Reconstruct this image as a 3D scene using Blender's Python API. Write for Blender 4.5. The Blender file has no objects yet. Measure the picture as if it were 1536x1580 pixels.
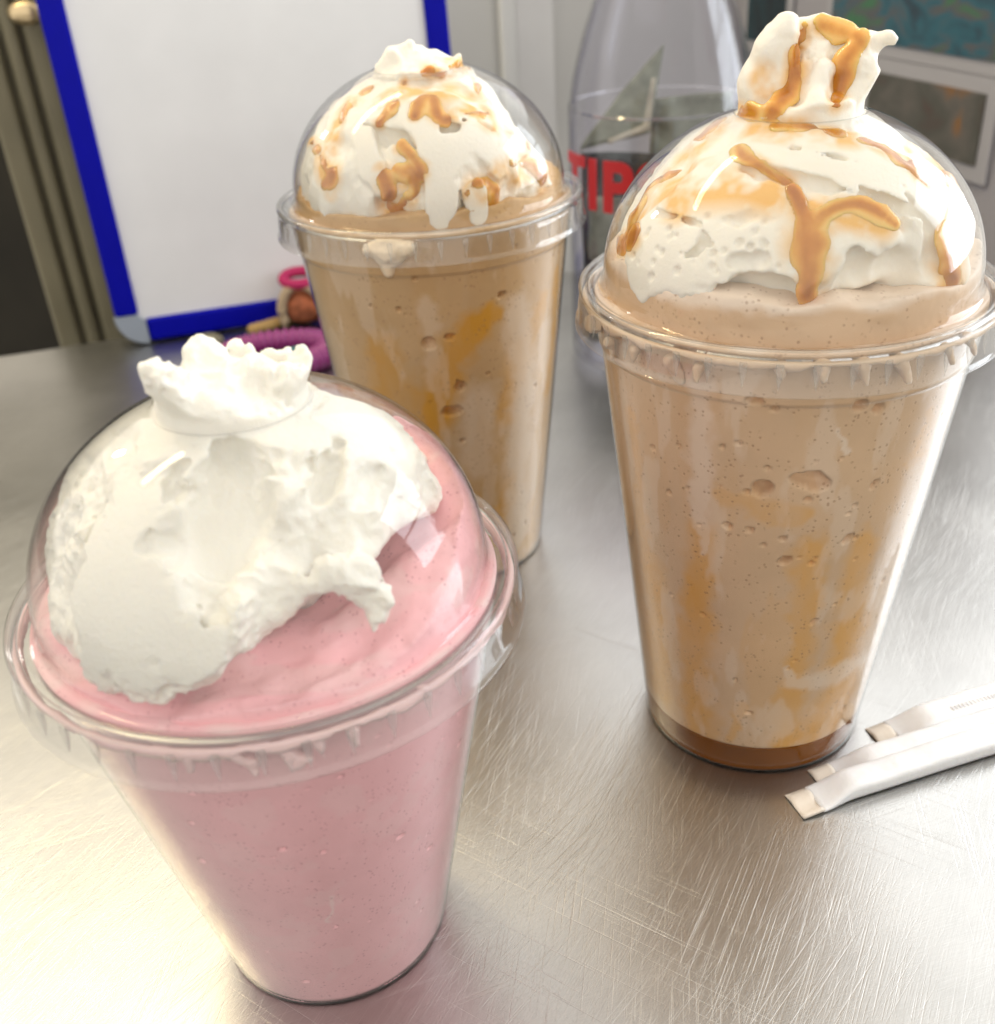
import bpy, bmesh, math, random
import numpy as np
from mathutils import Vector, Matrix
from mathutils.bvhtree import BVHTree

# ------------------------------------------------------------------ camera
F_PX, PITCH, ROLL, CAM_H, PPX, PPY = 1622.198, 0.54831, -0.05921, 0.21763, 795.082, 830.026
IMG_W, IMG_H = 1536.0, 1580.0
scene = bpy.context.scene
COL = scene.collection
fwd = np.array([0, math.cos(PITCH), -math.sin(PITCH)])
_up = np.array([0, math.sin(PITCH), math.cos(PITCH)])
_rt = np.array([1.0, 0, 0])
c_, s_ = math.cos(ROLL), math.sin(ROLL)
RT = c_ * _rt + s_ * _up
UP = -s_ * _rt + c_ * _up
CAM = np.array([0, 0, CAM_H])
cd = bpy.data.cameras.new('camera')
cam = bpy.data.objects.new('camera', cd)
COL.objects.link(cam)
cam.matrix_world = Matrix(((RT[0], UP[0], -fwd[0], 0), (RT[1], UP[1], -fwd[1], 0), (RT[2], UP[2], -fwd[2], CAM_H), (0, 0, 0, 1)))
cd.sensor_fit = 'HORIZONTAL'
cd.sensor_width = 36
cd.lens = F_PX / IMG_W * 36
cd.shift_x = -(PPX - IMG_W / 2) / IMG_W
cd.shift_y = (PPY - IMG_H / 2) / IMG_W
cd.clip_start = 0.01
cd.clip_end = 50
cd.dof.use_dof = True
cd.dof.focus_distance = 0.245
cd.dof.aperture_fstop = 17
scene.camera = cam

# ------------------------------------------------------------------ light
world = bpy.data.worlds.new('World')
scene.world = world
world.use_nodes = True
bg = world.node_tree.nodes['Background']
bg.inputs[0].default_value = (1.0, 0.955, 0.875, 1)
bg.inputs[1].default_value = 0.80


def area(name, loc, target, sx, sy, power, color):
    l = bpy.data.lights.new(name, 'AREA')
    l.shape = 'RECTANGLE'
    l.size, l.size_y, l.energy, l.color = sx, sy, power, color
    o = bpy.data.objects.new(name, l)
    COL.objects.link(o)
    o.location = loc
    d = Vector(target) - Vector(loc)
    o.rotation_euler = d.to_track_quat('-Z', 'Y').to_euler()
    return o


for wy, wz in ((0.42, 0.72), (0.86, 0.72), (0.42, 0.30), (0.86, 0.30)):      # four panes of the side window
    area('window_light', (1.12, wy, wz), (0.0, wy - 0.12, wz - 0.12), 0.41, 0.38, 1.9, (0.86, 0.93, 1.0))
area('window_light', (1.3, 1.9, 1.45), (0.06, 0.25, 0.05), 1.7, 1.3, 4.6, (0.90, 0.95, 1.0))
for k in (0, 1):                                                             # twin fluorescent tubes
    o = area('ceiling_tube_light', (-0.62 - 0.02 * k, 0.66 + 0.045 * k, 1.2), (-0.62 - 0.02 * k, 0.66 + 0.045 * k, 0.0), 0.85, 0.02, 1.9, (1.0, 0.80, 0.42))
    o.rotation_euler = (0, 0, math.radians(25))
area('small_lamp', (-1.0, 1.0, 0.72), (-0.05, 0.2, 0.12), 0.05, 0.10, 0.5, (1.0, 0.97, 0.92))
area('warm_room_light', (-1.5, 1.9, 1.35), (-0.15, 0.25, 0.0), 2.4, 1.7, 2.7, (1.0, 0.68, 0.22))

vs = scene.view_settings
vs.view_transform = 'Standard'
vs.look = 'None'
vs.gamma = 1
vs.exposure = 0.70
vs.use_curve_mapping = False
cy = scene.cycles
cy.use_denoising = True
cy.max_bounces = 8
cy.diffuse_bounces = 3
cy.glossy_bounces = 4
cy.transmission_bounces = 4
cy.use_adaptive_sampling = True
cy.adaptive_threshold = 0.02
cy.transparent_max_bounces = 40
cy.caustics_reflective = False
cy.caustics_refractive = False
cy.sample_clamp_indirect = 4

MM = 0.001
rnd = random.Random(7)


# ------------------------------------------------------------------ pixel helpers (photo pixels -> rays)
def ray(px, py):
    d = fwd + RT * (px - PPX) / F_PX - UP * (py - PPY) / F_PX
    return d / np.linalg.norm(d)


def on_table(px, py, z=0.0):
    d = ray(px, py)
    return CAM + d * (z - CAM_H) / d[2]


def on_plane(px, py, p, n):
    d = ray(px, py)
    return CAM + d * (np.dot(np.asarray(p) - CAM, n) / np.dot(d, n))


# ------------------------------------------------------------------ object helpers
def mesh_obj(name, verts, faces, mat, parent=None, smooth=True, loc=None):
    me = bpy.data.meshes.new(name)
    if isinstance(verts, np.ndarray):
        verts = verts.tolist()
    if isinstance(faces, np.ndarray):
        faces = faces.tolist()
    me.from_pydata(verts, [], faces)
    me.update()
    if smooth:
        me.polygons.foreach_set('use_smooth', [True] * len(me.polygons))
    o = bpy.data.objects.new(name, me)
    COL.objects.link(o)
    if mat:
        me.materials.append(mat)
    if parent:
        o.parent = parent
    if loc is not None:
        o.location = loc
    return o


def bm_obj(name, bm, mat, parent=None, smooth=False, loc=None):
    me = bpy.data.meshes.new(name)
    bm.normal_update()
    bm.to_mesh(me)
    bm.free()
    if smooth:
        me.polygons.foreach_set('use_smooth', [True] * len(me.polygons))
    o = bpy.data.objects.new(name, me)
    COL.objects.link(o)
    if mat:
        me.materials.append(mat)
    if parent:
        o.parent = parent
    if loc is not None:
        o.location = loc
    return o


def tag(o, label=None, cat=None, group=None, kind=None):
    if label:
        o['label'] = label
    if cat:
        o['category'] = cat
    if group:
        o['group'] = group
    if kind:
        o['kind'] = kind
    return o


def empty(name, loc, rz=0):
    o = bpy.data.objects.new(name, None)
    COL.objects.link(o)
    o.empty_display_size = 0.02
    o.location = loc
    o.rotation_euler = (0, 0, rz)
    return o


def box_bm(sx, sy, sz, bevel=0.0, seg=2, center=(0, 0, 0)):
    bm = bmesh.new()
    bmesh.ops.create_cube(bm, size=1)
    for v in bm.verts:
        v.co = Vector((v.co.x * sx + center[0], v.co.y * sy + center[1], v.co.z * sz + center[2]))
    if bevel:
        bmesh.ops.bevel(bm, geom=bm.edges[:], offset=bevel, segments=seg, affect='EDGES', profile=0.6)
    return bm


def lathe(profile, n, closed=False):
    """profile: list of (r,z); returns verts, faces."""
    p = np.array(profile, float)
    a = np.linspace(0, 2 * np.pi, n, endpoint=False)
    V = np.stack([p[:, None, 0] * np.cos(a)[None], p[:, None, 0] * np.sin(a)[None], np.repeat(p[:, 1:2], n, 1)], -1)
    m = len(p)
    i, j = np.meshgrid(np.arange(m if closed else m - 1), np.arange(n), indexing='ij')
    i2, j2 = (i + 1) % m, (j + 1) % n
    Fc = np.stack([i * n + j, i * n + j2, i2 * n + j2, i2 * n + j], -1).reshape(-1, 4)
    return V.reshape(-1, 3), Fc


def spline(pts, n):
    """Catmull-Rom through pts -> n points per segment."""
    P = [np.array(p, float) for p in pts]
    P = [2 * P[0] - P[1]] + P + [2 * P[-1] - P[-2]]
    out = []
    for k in range(1, len(P) - 2):
        for t in np.linspace(0, 1, n, endpoint=False):
            a, b, c, d = P[k - 1], P[k], P[k + 1], P[k + 2]
            out.append(0.5 * ((2 * b) + (c - a) * t + (2 * a - 5 * b + 4 * c - d) * t * t + (3 * b - a - 3 * c + d) * t ** 3))
    out.append(P[-2])
    return np.array(out)


# ------------------------------------------------------------------ materials
def new_mat(name):
    m = bpy.data.materials.new(name)
    m.use_nodes = True
    nt = m.node_tree
    return m, nt, nt.nodes['Principled BSDF'], nt.nodes['Material Output']


def N(nt, typ, **kw):
    n = nt.nodes.new(typ)
    for k, v in kw.items():
        if k.startswith('i_'):
            key = k[2:]
            key = int(key) if key.isdigit() else key
            n.inputs[key].default_value = v
        else:
            setattr(n, k, v)
    return n


def mapping(nt, scale=(1, 1, 1), rot=(0, 0, 0), coord='Object'):
    tc = N(nt, 'ShaderNodeTexCoord')
    mp = N(nt, 'ShaderNodeMapping')
    mp.inputs['Scale'].default_value = scale
    mp.inputs['Rotation'].default_value = rot
    nt.links.new(tc.outputs[coord], mp.inputs[0])
    return mp


def ramp(nt, stops, src):
    r = N(nt, 'ShaderNodeValToRGB')
    els = r.color_ramp.elements
    while len(els) < len(stops):
        els.new(0.5)
    for e, (p, c) in zip(els, stops):
        e.position = p
        e.color = c if len(c) == 4 else (*c, 1)
    nt.links.new(src, r.inputs[0])
    return r


def simple(name, col, rough=0.5, metal=0.0, spec=0.5, coat=0.0, var=0.0, vscale=80, bump=0.0, bscale=300, sss=0.0):
    m, nt, b, out = new_mat(name)
    b.inputs['Base Color'].default_value = (*col, 1)
    b.inputs['Roughness'].default_value = rough
    b.inputs['Metallic'].default_value = metal
    b.inputs['Specular IOR Level'].default_value = spec
    b.inputs['Coat Weight'].default_value = coat
    if sss:
        b.inputs['Subsurface Weight'].default_value = sss
        b.inputs['Subsurface Radius'].default_value = (1, 0.8, 0.6)
        b.inputs['Subsurface Scale'].default_value = 0.003
    mp = mapping(nt)
    if var:
        n = N(nt, 'ShaderNodeTexNoise', i_Scale=vscale, i_Detail=5.0)
        nt.links.new(mp.outputs[0], n.inputs['Vector'])
        lo = [max(0, c * (1 - var)) for c in col]
        hi = [min(1, c * (1 + var)) for c in col]
        r = ramp(nt, [(0.3, lo), (0.7, hi)], n.outputs['Fac'])
        nt.links.new(r.outputs[0], b.inputs['Base Color'])
    if bump:
        n = N(nt, 'ShaderNodeTexNoise', i_Scale=bscale, i_Detail=6.0)
        nt.links.new(mp.outputs[0], n.inputs['Vector'])
        bp = N(nt, 'ShaderNodeBump', i_Strength=bump, i_Distance=0.001)
        nt.links.new(n.outputs['Fac'], bp.inputs['Height'])
        nt.links.new(bp.outputs[0], b.inputs['Normal'])
    return m


def clear_plastic(name, tint=(0.985, 0.985, 0.98), ior=1.5, rough=0.03, edge=0.75, haze=0.0):
    """thin clear PET: transparent wall with Fresnel gloss, a little tint where the wall is seen edge-on"""
    m, nt, b, out = new_mat(name)
    nt.nodes.remove(b)
    lw = N(nt, 'ShaderNodeLayerWeight', i_Blend=0.35)
    tr_col = N(nt, 'ShaderNodeMix', data_type='RGBA')
    tr_col.inputs['A'].default_value = (*tint, 1)
    tr_col.inputs['B'].default_value = (tint[0] * edge, tint[1] * edge, tint[2] * edge, 1)
    pw = N(nt, 'ShaderNodeMath', operation='POWER', i_1=3.0)
    nt.links.new(lw.outputs['Facing'], pw.inputs[0])
    nt.links.new(pw.outputs[0], tr_col.inputs['Factor'])
    tr = N(nt, 'ShaderNodeBsdfTransparent')
    nt.links.new(tr_col.outputs['Result'], tr.inputs['Color'])
    gl = N(nt, 'ShaderNodeBsdfGlossy', i_Roughness=rough)
    mp = mapping(nt)
    nz = N(nt, 'ShaderNodeTexNoise', i_Scale=90.0, i_Detail=2.0)
    nt.links.new(mp.outputs[0], nz.inputs['Vector'])
    bp = N(nt, 'ShaderNodeBump', i_Strength=0.03, i_Distance=0.001)
    nt.links.new(nz.outputs['Fac'], bp.inputs['Height'])
    nt.links.new(bp.outputs[0], gl.inputs['Normal'])
    # Schlick Fresnel from the facing angle, the same for both sides of the thin wall
    lf = N(nt, 'ShaderNodeLayerWeight', i_Blend=0.5)
    p5 = N(nt, 'ShaderNodeMath', operation='POWER', i_1=5.0)
    nt.links.new(lf.outputs['Facing'], p5.inputs[0])
    f0 = ((ior - 1) / (ior + 1)) ** 2
    fr = N(nt, 'ShaderNodeMath', operation='MULTIPLY_ADD', i_1=1 - f0, i_2=f0)
    nt.links.new(p5.outputs[0], fr.inputs[0])
    mx = N(nt, 'ShaderNodeMixShader')
    nt.links.new(fr.outputs[0], mx.inputs[0])
    nt.links.new(tr.outputs[0], mx.inputs[1])
    nt.links.new(gl.outputs[0], mx.inputs[2])
    last = mx
    if haze:                             # cloudy moulded plastic scatters a little light
        df = N(nt, 'ShaderNodeBsdfDiffuse')
        df.inputs['Color'].default_value = (0.9, 0.9, 0.89, 1)
        tl = N(nt, 'ShaderNodeBsdfTranslucent')
        tl.inputs['Color'].default_value = (0.9, 0.9, 0.89, 1)
        m2 = N(nt, 'ShaderNodeMixShader', i_0=0.5)
        nt.links.new(df.outputs[0], m2.inputs[1])
        nt.links.new(tl.outputs[0], m2.inputs[2])
        last = N(nt, 'ShaderNodeMixShader', i_0=haze)
        nt.links.new(mx.outputs[0], last.inputs[1])
        nt.links.new(m2.outputs[0], last.inputs[2])
    nt.links.new(last.outputs[0], out.inputs['Surface'])
    return m


def cream_material(name, base, stain=(0.80, 0.47, 0.13), bump=0.5):
    m, nt, b, out = new_mat(name)
    at = N(nt, 'ShaderNodeAttribute', attribute_name='stain')
    mp = mapping(nt)
    n1 = N(nt, 'ShaderNodeTexNoise', i_Scale=70.0, i_Detail=4.0)
    nt.links.new(mp.outputs[0], n1.inputs['Vector'])
    r1 = ramp(nt, [(0.35, tuple(c * 0.95 for c in base)), (0.65, base)], n1.outputs['Fac'])
    mx = N(nt, 'ShaderNodeMix', data_type='RGBA')
    nt.links.new(at.outputs['Fac'], mx.inputs['Factor'])
    nt.links.new(r1.outputs[0], mx.inputs['A'])
    mx.inputs['B'].default_value = (*stain, 1)
    nt.links.new(mx.outputs['Result'], b.inputs['Base Color'])
    b.inputs['Roughness'].default_value = 0.42
    b.inputs['Specular IOR Level'].default_value = 0.35
    b.inputs['Subsurface Weight'].default_value = 0.35
    b.inputs['Subsurface Radius'].default_value = (1.0, 0.85, 0.65)
    b.inputs['Subsurface Scale'].default_value = 0.0022
    n2 = N(nt, 'ShaderNodeTexNoise', i_Scale=900.0, i_Detail=5.0, i_Roughness=0.6)
    nt.links.new(mp.outputs[0], n2.inputs['Vector'])
    bp = N(nt, 'ShaderNodeBump', i_Strength=bump, i_Distance=0.0006)
    nt.links.new(n2.outputs['Fac'], bp.inputs['Height'])
    nt.links.new(bp.outputs[0], b.inputs['Normal'])
    return m


def shake_material(name, base, streak, pale, speck, speck_scale=800.0, speck_amt=0.55):
    """thick blended drink: mottled colour, syrup and cream smears from the mesh attributes, tiny bubbles"""
    m, nt, b, out = new_mat(name)
    mp = mapping(nt)
    n1 = N(nt, 'ShaderNodeTexNoise', i_Scale=38.0, i_Detail=6.0, i_Roughness=0.6)
    nt.links.new(mp.outputs[0], n1.inputs['Vector'])
    r1 = ramp(nt, [(0.3, tuple(c * 0.92 for c in base)), (0.7, tuple(min(1, c * 1.06) for c in base))], n1.outputs['Fac'])
    a1 = N(nt, 'ShaderNodeAttribute', attribute_name='syrup')
    a2 = N(nt, 'ShaderNodeAttribute', attribute_name='cream')
    m1 = N(nt, 'ShaderNodeMix', data_type='RGBA')
    nt.links.new(a1.outputs['Fac'], m1.inputs['Factor'])
    nt.links.new(r1.outputs[0], m1.inputs['A'])
    m1.inputs['B'].default_value = (*streak, 1)
    m2 = N(nt, 'ShaderNodeMix', data_type='RGBA')
    nt.links.new(a2.outputs['Fac'], m2.inputs['Factor'])
    nt.links.new(m1.outputs['Result'], m2.inputs['A'])
    m2.inputs['B'].default_value = (*pale, 1)
    vo = N(nt, 'ShaderNodeTexVoronoi', i_Scale=speck_scale)
    nt.links.new(mp.outputs[0], vo.inputs['Vector'])
    n3 = N(nt, 'ShaderNodeTexNoise', i_Scale=speck_scale * 0.35, i_Detail=2.0)
    nt.links.new(mp.outputs[0], n3.inputs['Vector'])
    rr = ramp(nt, [(0.16, (1, 1, 1)), (0.32, (0, 0, 0))], vo.outputs['Distance'])
    r3 = ramp(nt, [(0.46, (0, 0, 0)), (0.58, (1, 1, 1))], n3.outputs['Fac'])
    mul = N(nt, 'ShaderNodeMath', operation='MULTIPLY')
    nt.links.new(rr.outputs[0], mul.inputs[0])
    nt.links.new(r3.outputs[0], mul.inputs[1])
    mul2 = N(nt, 'ShaderNodeMath', operation='MULTIPLY', i_1=speck_amt)
    nt.links.new(mul.outputs[0], mul2.inputs[0])
    m3 = N(nt, 'ShaderNodeMix', data_type='RGBA')
    nt.links.new(mul2.outputs[0], m3.inputs['Factor'])
    nt.links.new(m2.outputs['Result'], m3.inputs['A'])
    m3.inputs['B'].default_value = (*speck, 1)
    nt.links.new(m3.outputs['Result'], b.inputs['Base Color'])
    b.inputs['Roughness'].default_value = 0.4
    b.inputs['Specular IOR Level'].default_value = 0.07      # wetted by the plastic: hardly any gloss of its own
    bp = N(nt, 'ShaderNodeBump', i_Strength=0.25, i_Distance=0.0004)
    nt.links.new(mul.outputs[0], bp.inputs['Height'])
    bp.invert = True
    nt.links.new(bp.outputs[0], b.inputs['Normal'])
    return m


def caramel_material():
    m, nt, b, out = new_mat('caramel')
    mp = mapping(nt)
    n1 = N(nt, 'ShaderNodeTexNoise', i_Scale=120.0, i_Detail=4.0)
    nt.links.new(mp.outputs[0], n1.inputs['Vector'])
    at = N(nt, 'ShaderNodeAttribute', attribute_name='thickness')
    ad = N(nt, 'ShaderNodeMath', operation='MULTIPLY_ADD', i_1=1.5)
    sb = N(nt, 'ShaderNodeMath', operation='SUBTRACT', i_1=0.5)
    nt.links.new(n1.outputs['Fac'], sb.inputs[0])
    nt.links.new(sb.outputs[0], ad.inputs[0])
    nt.links.new(at.outputs['Fac'], ad.inputs[2])
    r1 = ramp(nt, [(0.0, (0.80, 0.48, 0.14)), (0.35, (0.70, 0.34, 0.06)), (0.65, (0.55, 0.215, 0.024)), (1.0, (0.38, 0.12, 0.010))], ad.outputs[0])
    nt.links.new(r1.outputs[0], b.inputs['Base Color'])
    b.inputs['Roughness'].default_value = 0.12
    b.inputs['Coat Weight'].default_value = 0.4
    b.inputs['Subsurface Weight'].default_value = 0.5
    b.inputs['Subsurface Radius'].default_value = (1.0, 0.45, 0.12)
    b.inputs['Subsurface Scale'].default_value = 0.004
    return m


def steel_material():
    m, nt, b, out = new_mat('brushed_steel')
    b.inputs['Metallic'].default_value = 1.0
    L = nt.links.new

    def streak(scale, rot, lo, hi, detail=2.0, mod=6.0, mlo=0.5, mhi=0.62, seed=0.0):
        m0 = mapping(nt, (1, 1, 1), (0, 0, rot))
        mp = N(nt, 'ShaderNodeMapping')
        L(m0.outputs[0], mp.inputs[0])
        mp.inputs['Scale'].default_value = scale
        mp.inputs['Location'].default_value = (seed, seed * 0.7, 0)
        n = N(nt, 'ShaderNodeTexNoise', i_Scale=1.0, i_Detail=detail, i_Distortion=0.15)
        L(mp.outputs[0], n.inputs['Vector'])
        r = ramp(nt, [(lo, (0, 0, 0)), (hi, (1, 1, 1))], n.outputs['Fac'])
        mq = mapping(nt)
        k = N(nt, 'ShaderNodeTexNoise', i_Scale=mod, i_Detail=3.0)
        mq.inputs['Location'].default_value = (seed * 1.3, 2 - seed, 0)
        L(mq.outputs[0], k.inputs['Vector'])
        q = ramp(nt, [(mlo, (0, 0, 0)), (mhi, (1, 1, 1))], k.outputs['Fac'])
        mu = N(nt, 'ShaderNodeMath', operation='MULTIPLY')
        L(r.outputs[0], mu.inputs[0])
        L(q.outputs[0], mu.inputs[1])
        return mu.outputs[0]

    def add(a, c, w=1.0):
        n = N(nt, 'ShaderNodeMath', operation='MULTIPLY_ADD', i_1=w)
        L(c, n.inputs[0])
        L(a, n.inputs[2])
        return n.outputs[0]
    R = math.radians
    s1 = streak((26, 2400, 1), R(-62), 0.58, 0.70, mod=14, mlo=0.40, mhi=0.60, seed=1.0)
    s2 = streak((22, 2600, 1), R(-48), 0.60, 0.72, mod=16, mlo=0.42, mhi=0.60, seed=3.1)
    s3 = streak((30, 2300, 1), R(-80), 0.60, 0.72, mod=13, mlo=0.42, mhi=0.60, seed=5.2)
    s4 = streak((24, 2500, 1), R(-20), 0.62, 0.74, mod=12, mlo=0.46, mhi=0.62, seed=7.7)
    s5 = streak((18, 2200, 1), R(35), 0.64, 0.74, mod=10, mlo=0.48, mhi=0.64, seed=9.9)
    fine = streak((120, 2600, 1), R(-58), 0.35, 0.75, mod=4, mlo=0.1, mhi=0.3, seed=2.2)
    fine2 = streak((140, 2400, 1), R(-15), 0.35, 0.75, mod=5, mlo=0.3, mhi=0.6, seed=4.4)
    h = add(s1, s2)
    h = add(h, s3)
    h = add(h, s4)
    h = add(h, s5)
    h = add(h, fine, 0.35)
    h = add(h, fine2, 0.3)
    bp = N(nt, 'ShaderNodeBump', i_Strength=0.26, i_Distance=0.00018)
    bp.invert = True
    L(h, bp.inputs['Height'])
    L(bp.outputs[0], b.inputs['Normal'])
    mp = mapping(nt)
    cl = N(nt, 'ShaderNodeTexNoise', i_Scale=7.0, i_Detail=5.0)
    L(mp.outputs[0], cl.inputs['Vector'])
    rr = ramp(nt, [(0.3, (0.25,) * 3), (0.7, (0.36,) * 3)], cl.outputs['Fac'])
    ra = N(nt, 'ShaderNodeMath', operation='MULTIPLY_ADD', i_1=0.05)
    L(h, ra.inputs[0])
    L(rr.outputs[0], ra.inputs[2])
    L(ra.outputs[0], b.inputs['Roughness'])
    cn = N(nt, 'ShaderNodeTexNoise', i_Scale=18.0, i_Detail=6.0)
    L(mp.outputs[0], cn.inputs['Vector'])
    cr = ramp(nt, [(0.32, (0.47, 0.468, 0.462)), (0.68, (0.57, 0.567, 0.56))], cn.outputs['Fac'])
    sc_ = N(nt, 'ShaderNodeMath', operation='MULTIPLY', i_1=0.40, use_clamp=True)
    L(h, sc_.inputs[0])
    cm = N(nt, 'ShaderNodeMix', data_type='RGBA')
    L(sc_.outputs[0], cm.inputs['Factor'])
    L(cr.outputs[0], cm.inputs['A'])
    cm.inputs['B'].default_value = (0.80, 0.80, 0.79, 1)
    L(cm.outputs['Result'], b.inputs['Base Color'])
    return m


MAT = {}
MAT['steel'] = steel_material()
MAT['pet'] = clear_plastic('clear_pet_plastic', tint=(0.996, 0.996, 0.994), ior=1.24, edge=0.94)
MAT['pet_lid'] = clear_plastic('clear_pet_lid', tint=(0.996, 0.996, 0.994), ior=1.40, edge=0.87)
MAT['pet_rim'] = clear_plastic('clear_pet_rim', tint=(0.993, 0.993, 0.99), ior=1.6, edge=0.70, haze=0.035)
MAT['pet_lug'] = clear_plastic('thick_moulded_pet', tint=(0.96, 0.96, 0.955), ior=1.8, edge=0.35, haze=0.22)
MAT['caramel'] = caramel_material()
MAT['cream_pure'] = cream_material('whipped_cream', (0.85, 0.825, 0.755))
MAT['cream_caramel'] = cream_material('whipped_cream_with_caramel', (0.85, 0.81, 0.72), (0.78, 0.43, 0.09), bump=0.25)
MAT['pink'] = shake_material('strawberry_shake', (0.95, 0.535, 0.57), (0.72, 0.34, 0.36), (0.90, 0.70, 0.68), (0.60, 0.25, 0.30), 900.0, 0.55)
MAT['coffee'] = shake_material('coffee_shake', (0.67, 0.465, 0.295), (0.72, 0.39, 0.12), (0.82, 0.69, 0.57), (0.34, 0.19, 0.11), 700.0, 0.5)
MAT['coffee_b'] = shake_material('caramel_coffee_shake', (0.60, 0.395, 0.205), (0.66, 0.33, 0.05), (0.84, 0.70, 0.55), (0.34, 0.18, 0.10), 600.0, 0.4)
MAT['drip'] = simple('tan_foam_drip', (0.68, 0.50, 0.345), 0.3, sss=0.3)
MAT['drip_light'] = simple('light_tan_foam', (0.86, 0.70, 0.50), 0.3)
MAT['pale_drip'] = simple('pale_pink_foam_drip', (0.84, 0.58, 0.58), 0.3, sss=0.3)
MAT['syrup_layer'] = simple('settled_caramel_syrup', (0.20, 0.065, 0.007), 0.5, spec=0.0, var=0.12, vscale=60)
MAT['paper'] = simple('white_wrapper_paper', (0.86, 0.86, 0.87), 0.6, bump=0.25, bscale=350, sss=0.15)
MAT['paper_tan'] = simple('translucent_wrapper_end', (0.80, 0.72, 0.62), 0.5, bump=0.3, bscale=300)
MAT['straw'] = simple('clear_straw_plastic', (0.78, 0.72, 0.66), 0.25)
MAT['blue'] = simple('blue_frame_plastic', (0.0008, 0.0016, 0.33), 0.5, spec=0.12, var=0.05)
MAT['grey_cap'] = simple('grey_corner_plastic', (0.30, 0.34, 0.40), 0.4)
MAT['board'] = simple('dry_erase_white', (0.77, 0.77, 0.775), 0.25, var=0.035, vscale=22)
MAT['wall'] = simple('painted_wall', (0.66, 0.66, 0.65), 0.6, var=0.04, vscale=5)
MAT['trim_white'] = simple('white_trim', (0.78, 0.79, 0.79), 0.45)
MAT['side_wall'] = simple('lilac_grey_wall', (0.37, 0.355, 0.38), 0.55, var=0.04, vscale=6)
MAT['mount'] = simple('grey_white_mount', (0.42, 0.41, 0.43), 0.5)
MAT['olive'] = simple('olive_painted_casing', (0.21, 0.185, 0.115), 0.5, var=0.12, vscale=25)
MAT['dark'] = simple('painted_dark_shade', (0.018, 0.015, 0.010), 0.8, var=0.3, vscale=12)  # shade of the open doorway and the floor below, put into a near-black colour
MAT['brass'] = simple('brass', (0.70, 0.55, 0.33), 0.3, metal=0.8)


# ------------------------------------------------------------------ volume modelling (numpy)
def _hash(i, j, k, seed):
    h = (i * 374761393 + j * 668265263 + k * 2147483647 + seed * 144665) & 0xFFFFFFFF
    h = ((h ^ (h >> 13)) * 1274126177) & 0xFFFFFFFF
    h = (h ^ (h >> 16)) & 0xFFFFFFFF
    return h.astype(np.float32) / np.float32(4294967295.0)


def vnoise(P, seed):
    Pi = np.floor(P).astype(np.int64)
    f = (P - Pi).astype(np.float32)
    f = f * f * f * (f * (f * 6 - 15) + 10)
    i, j, k = Pi[:, 0], Pi[:, 1], Pi[:, 2]
    out = 0
    for dx in (0, 1):
        wx = f[:, 0] if dx else 1 - f[:, 0]
        for dy in (0, 1):
            wy = f[:, 1] if dy else 1 - f[:, 1]
            for dz in (0, 1):
                wz = f[:, 2] if dz else 1 - f[:, 2]
                out = out + _hash(i + dx, j + dy, k + dz, seed) * (wx * wy * wz)
    return out * 2 - 1


def fbm(P, scale, octaves, seed, gain=0.5):
    o, a = 0, 1.0
    for n in range(octaves):
        o = o + a * vnoise(P / scale + 17.3 * n, seed + n * 7)
        scale /= 2.03
        a *= gain
    return o


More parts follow.
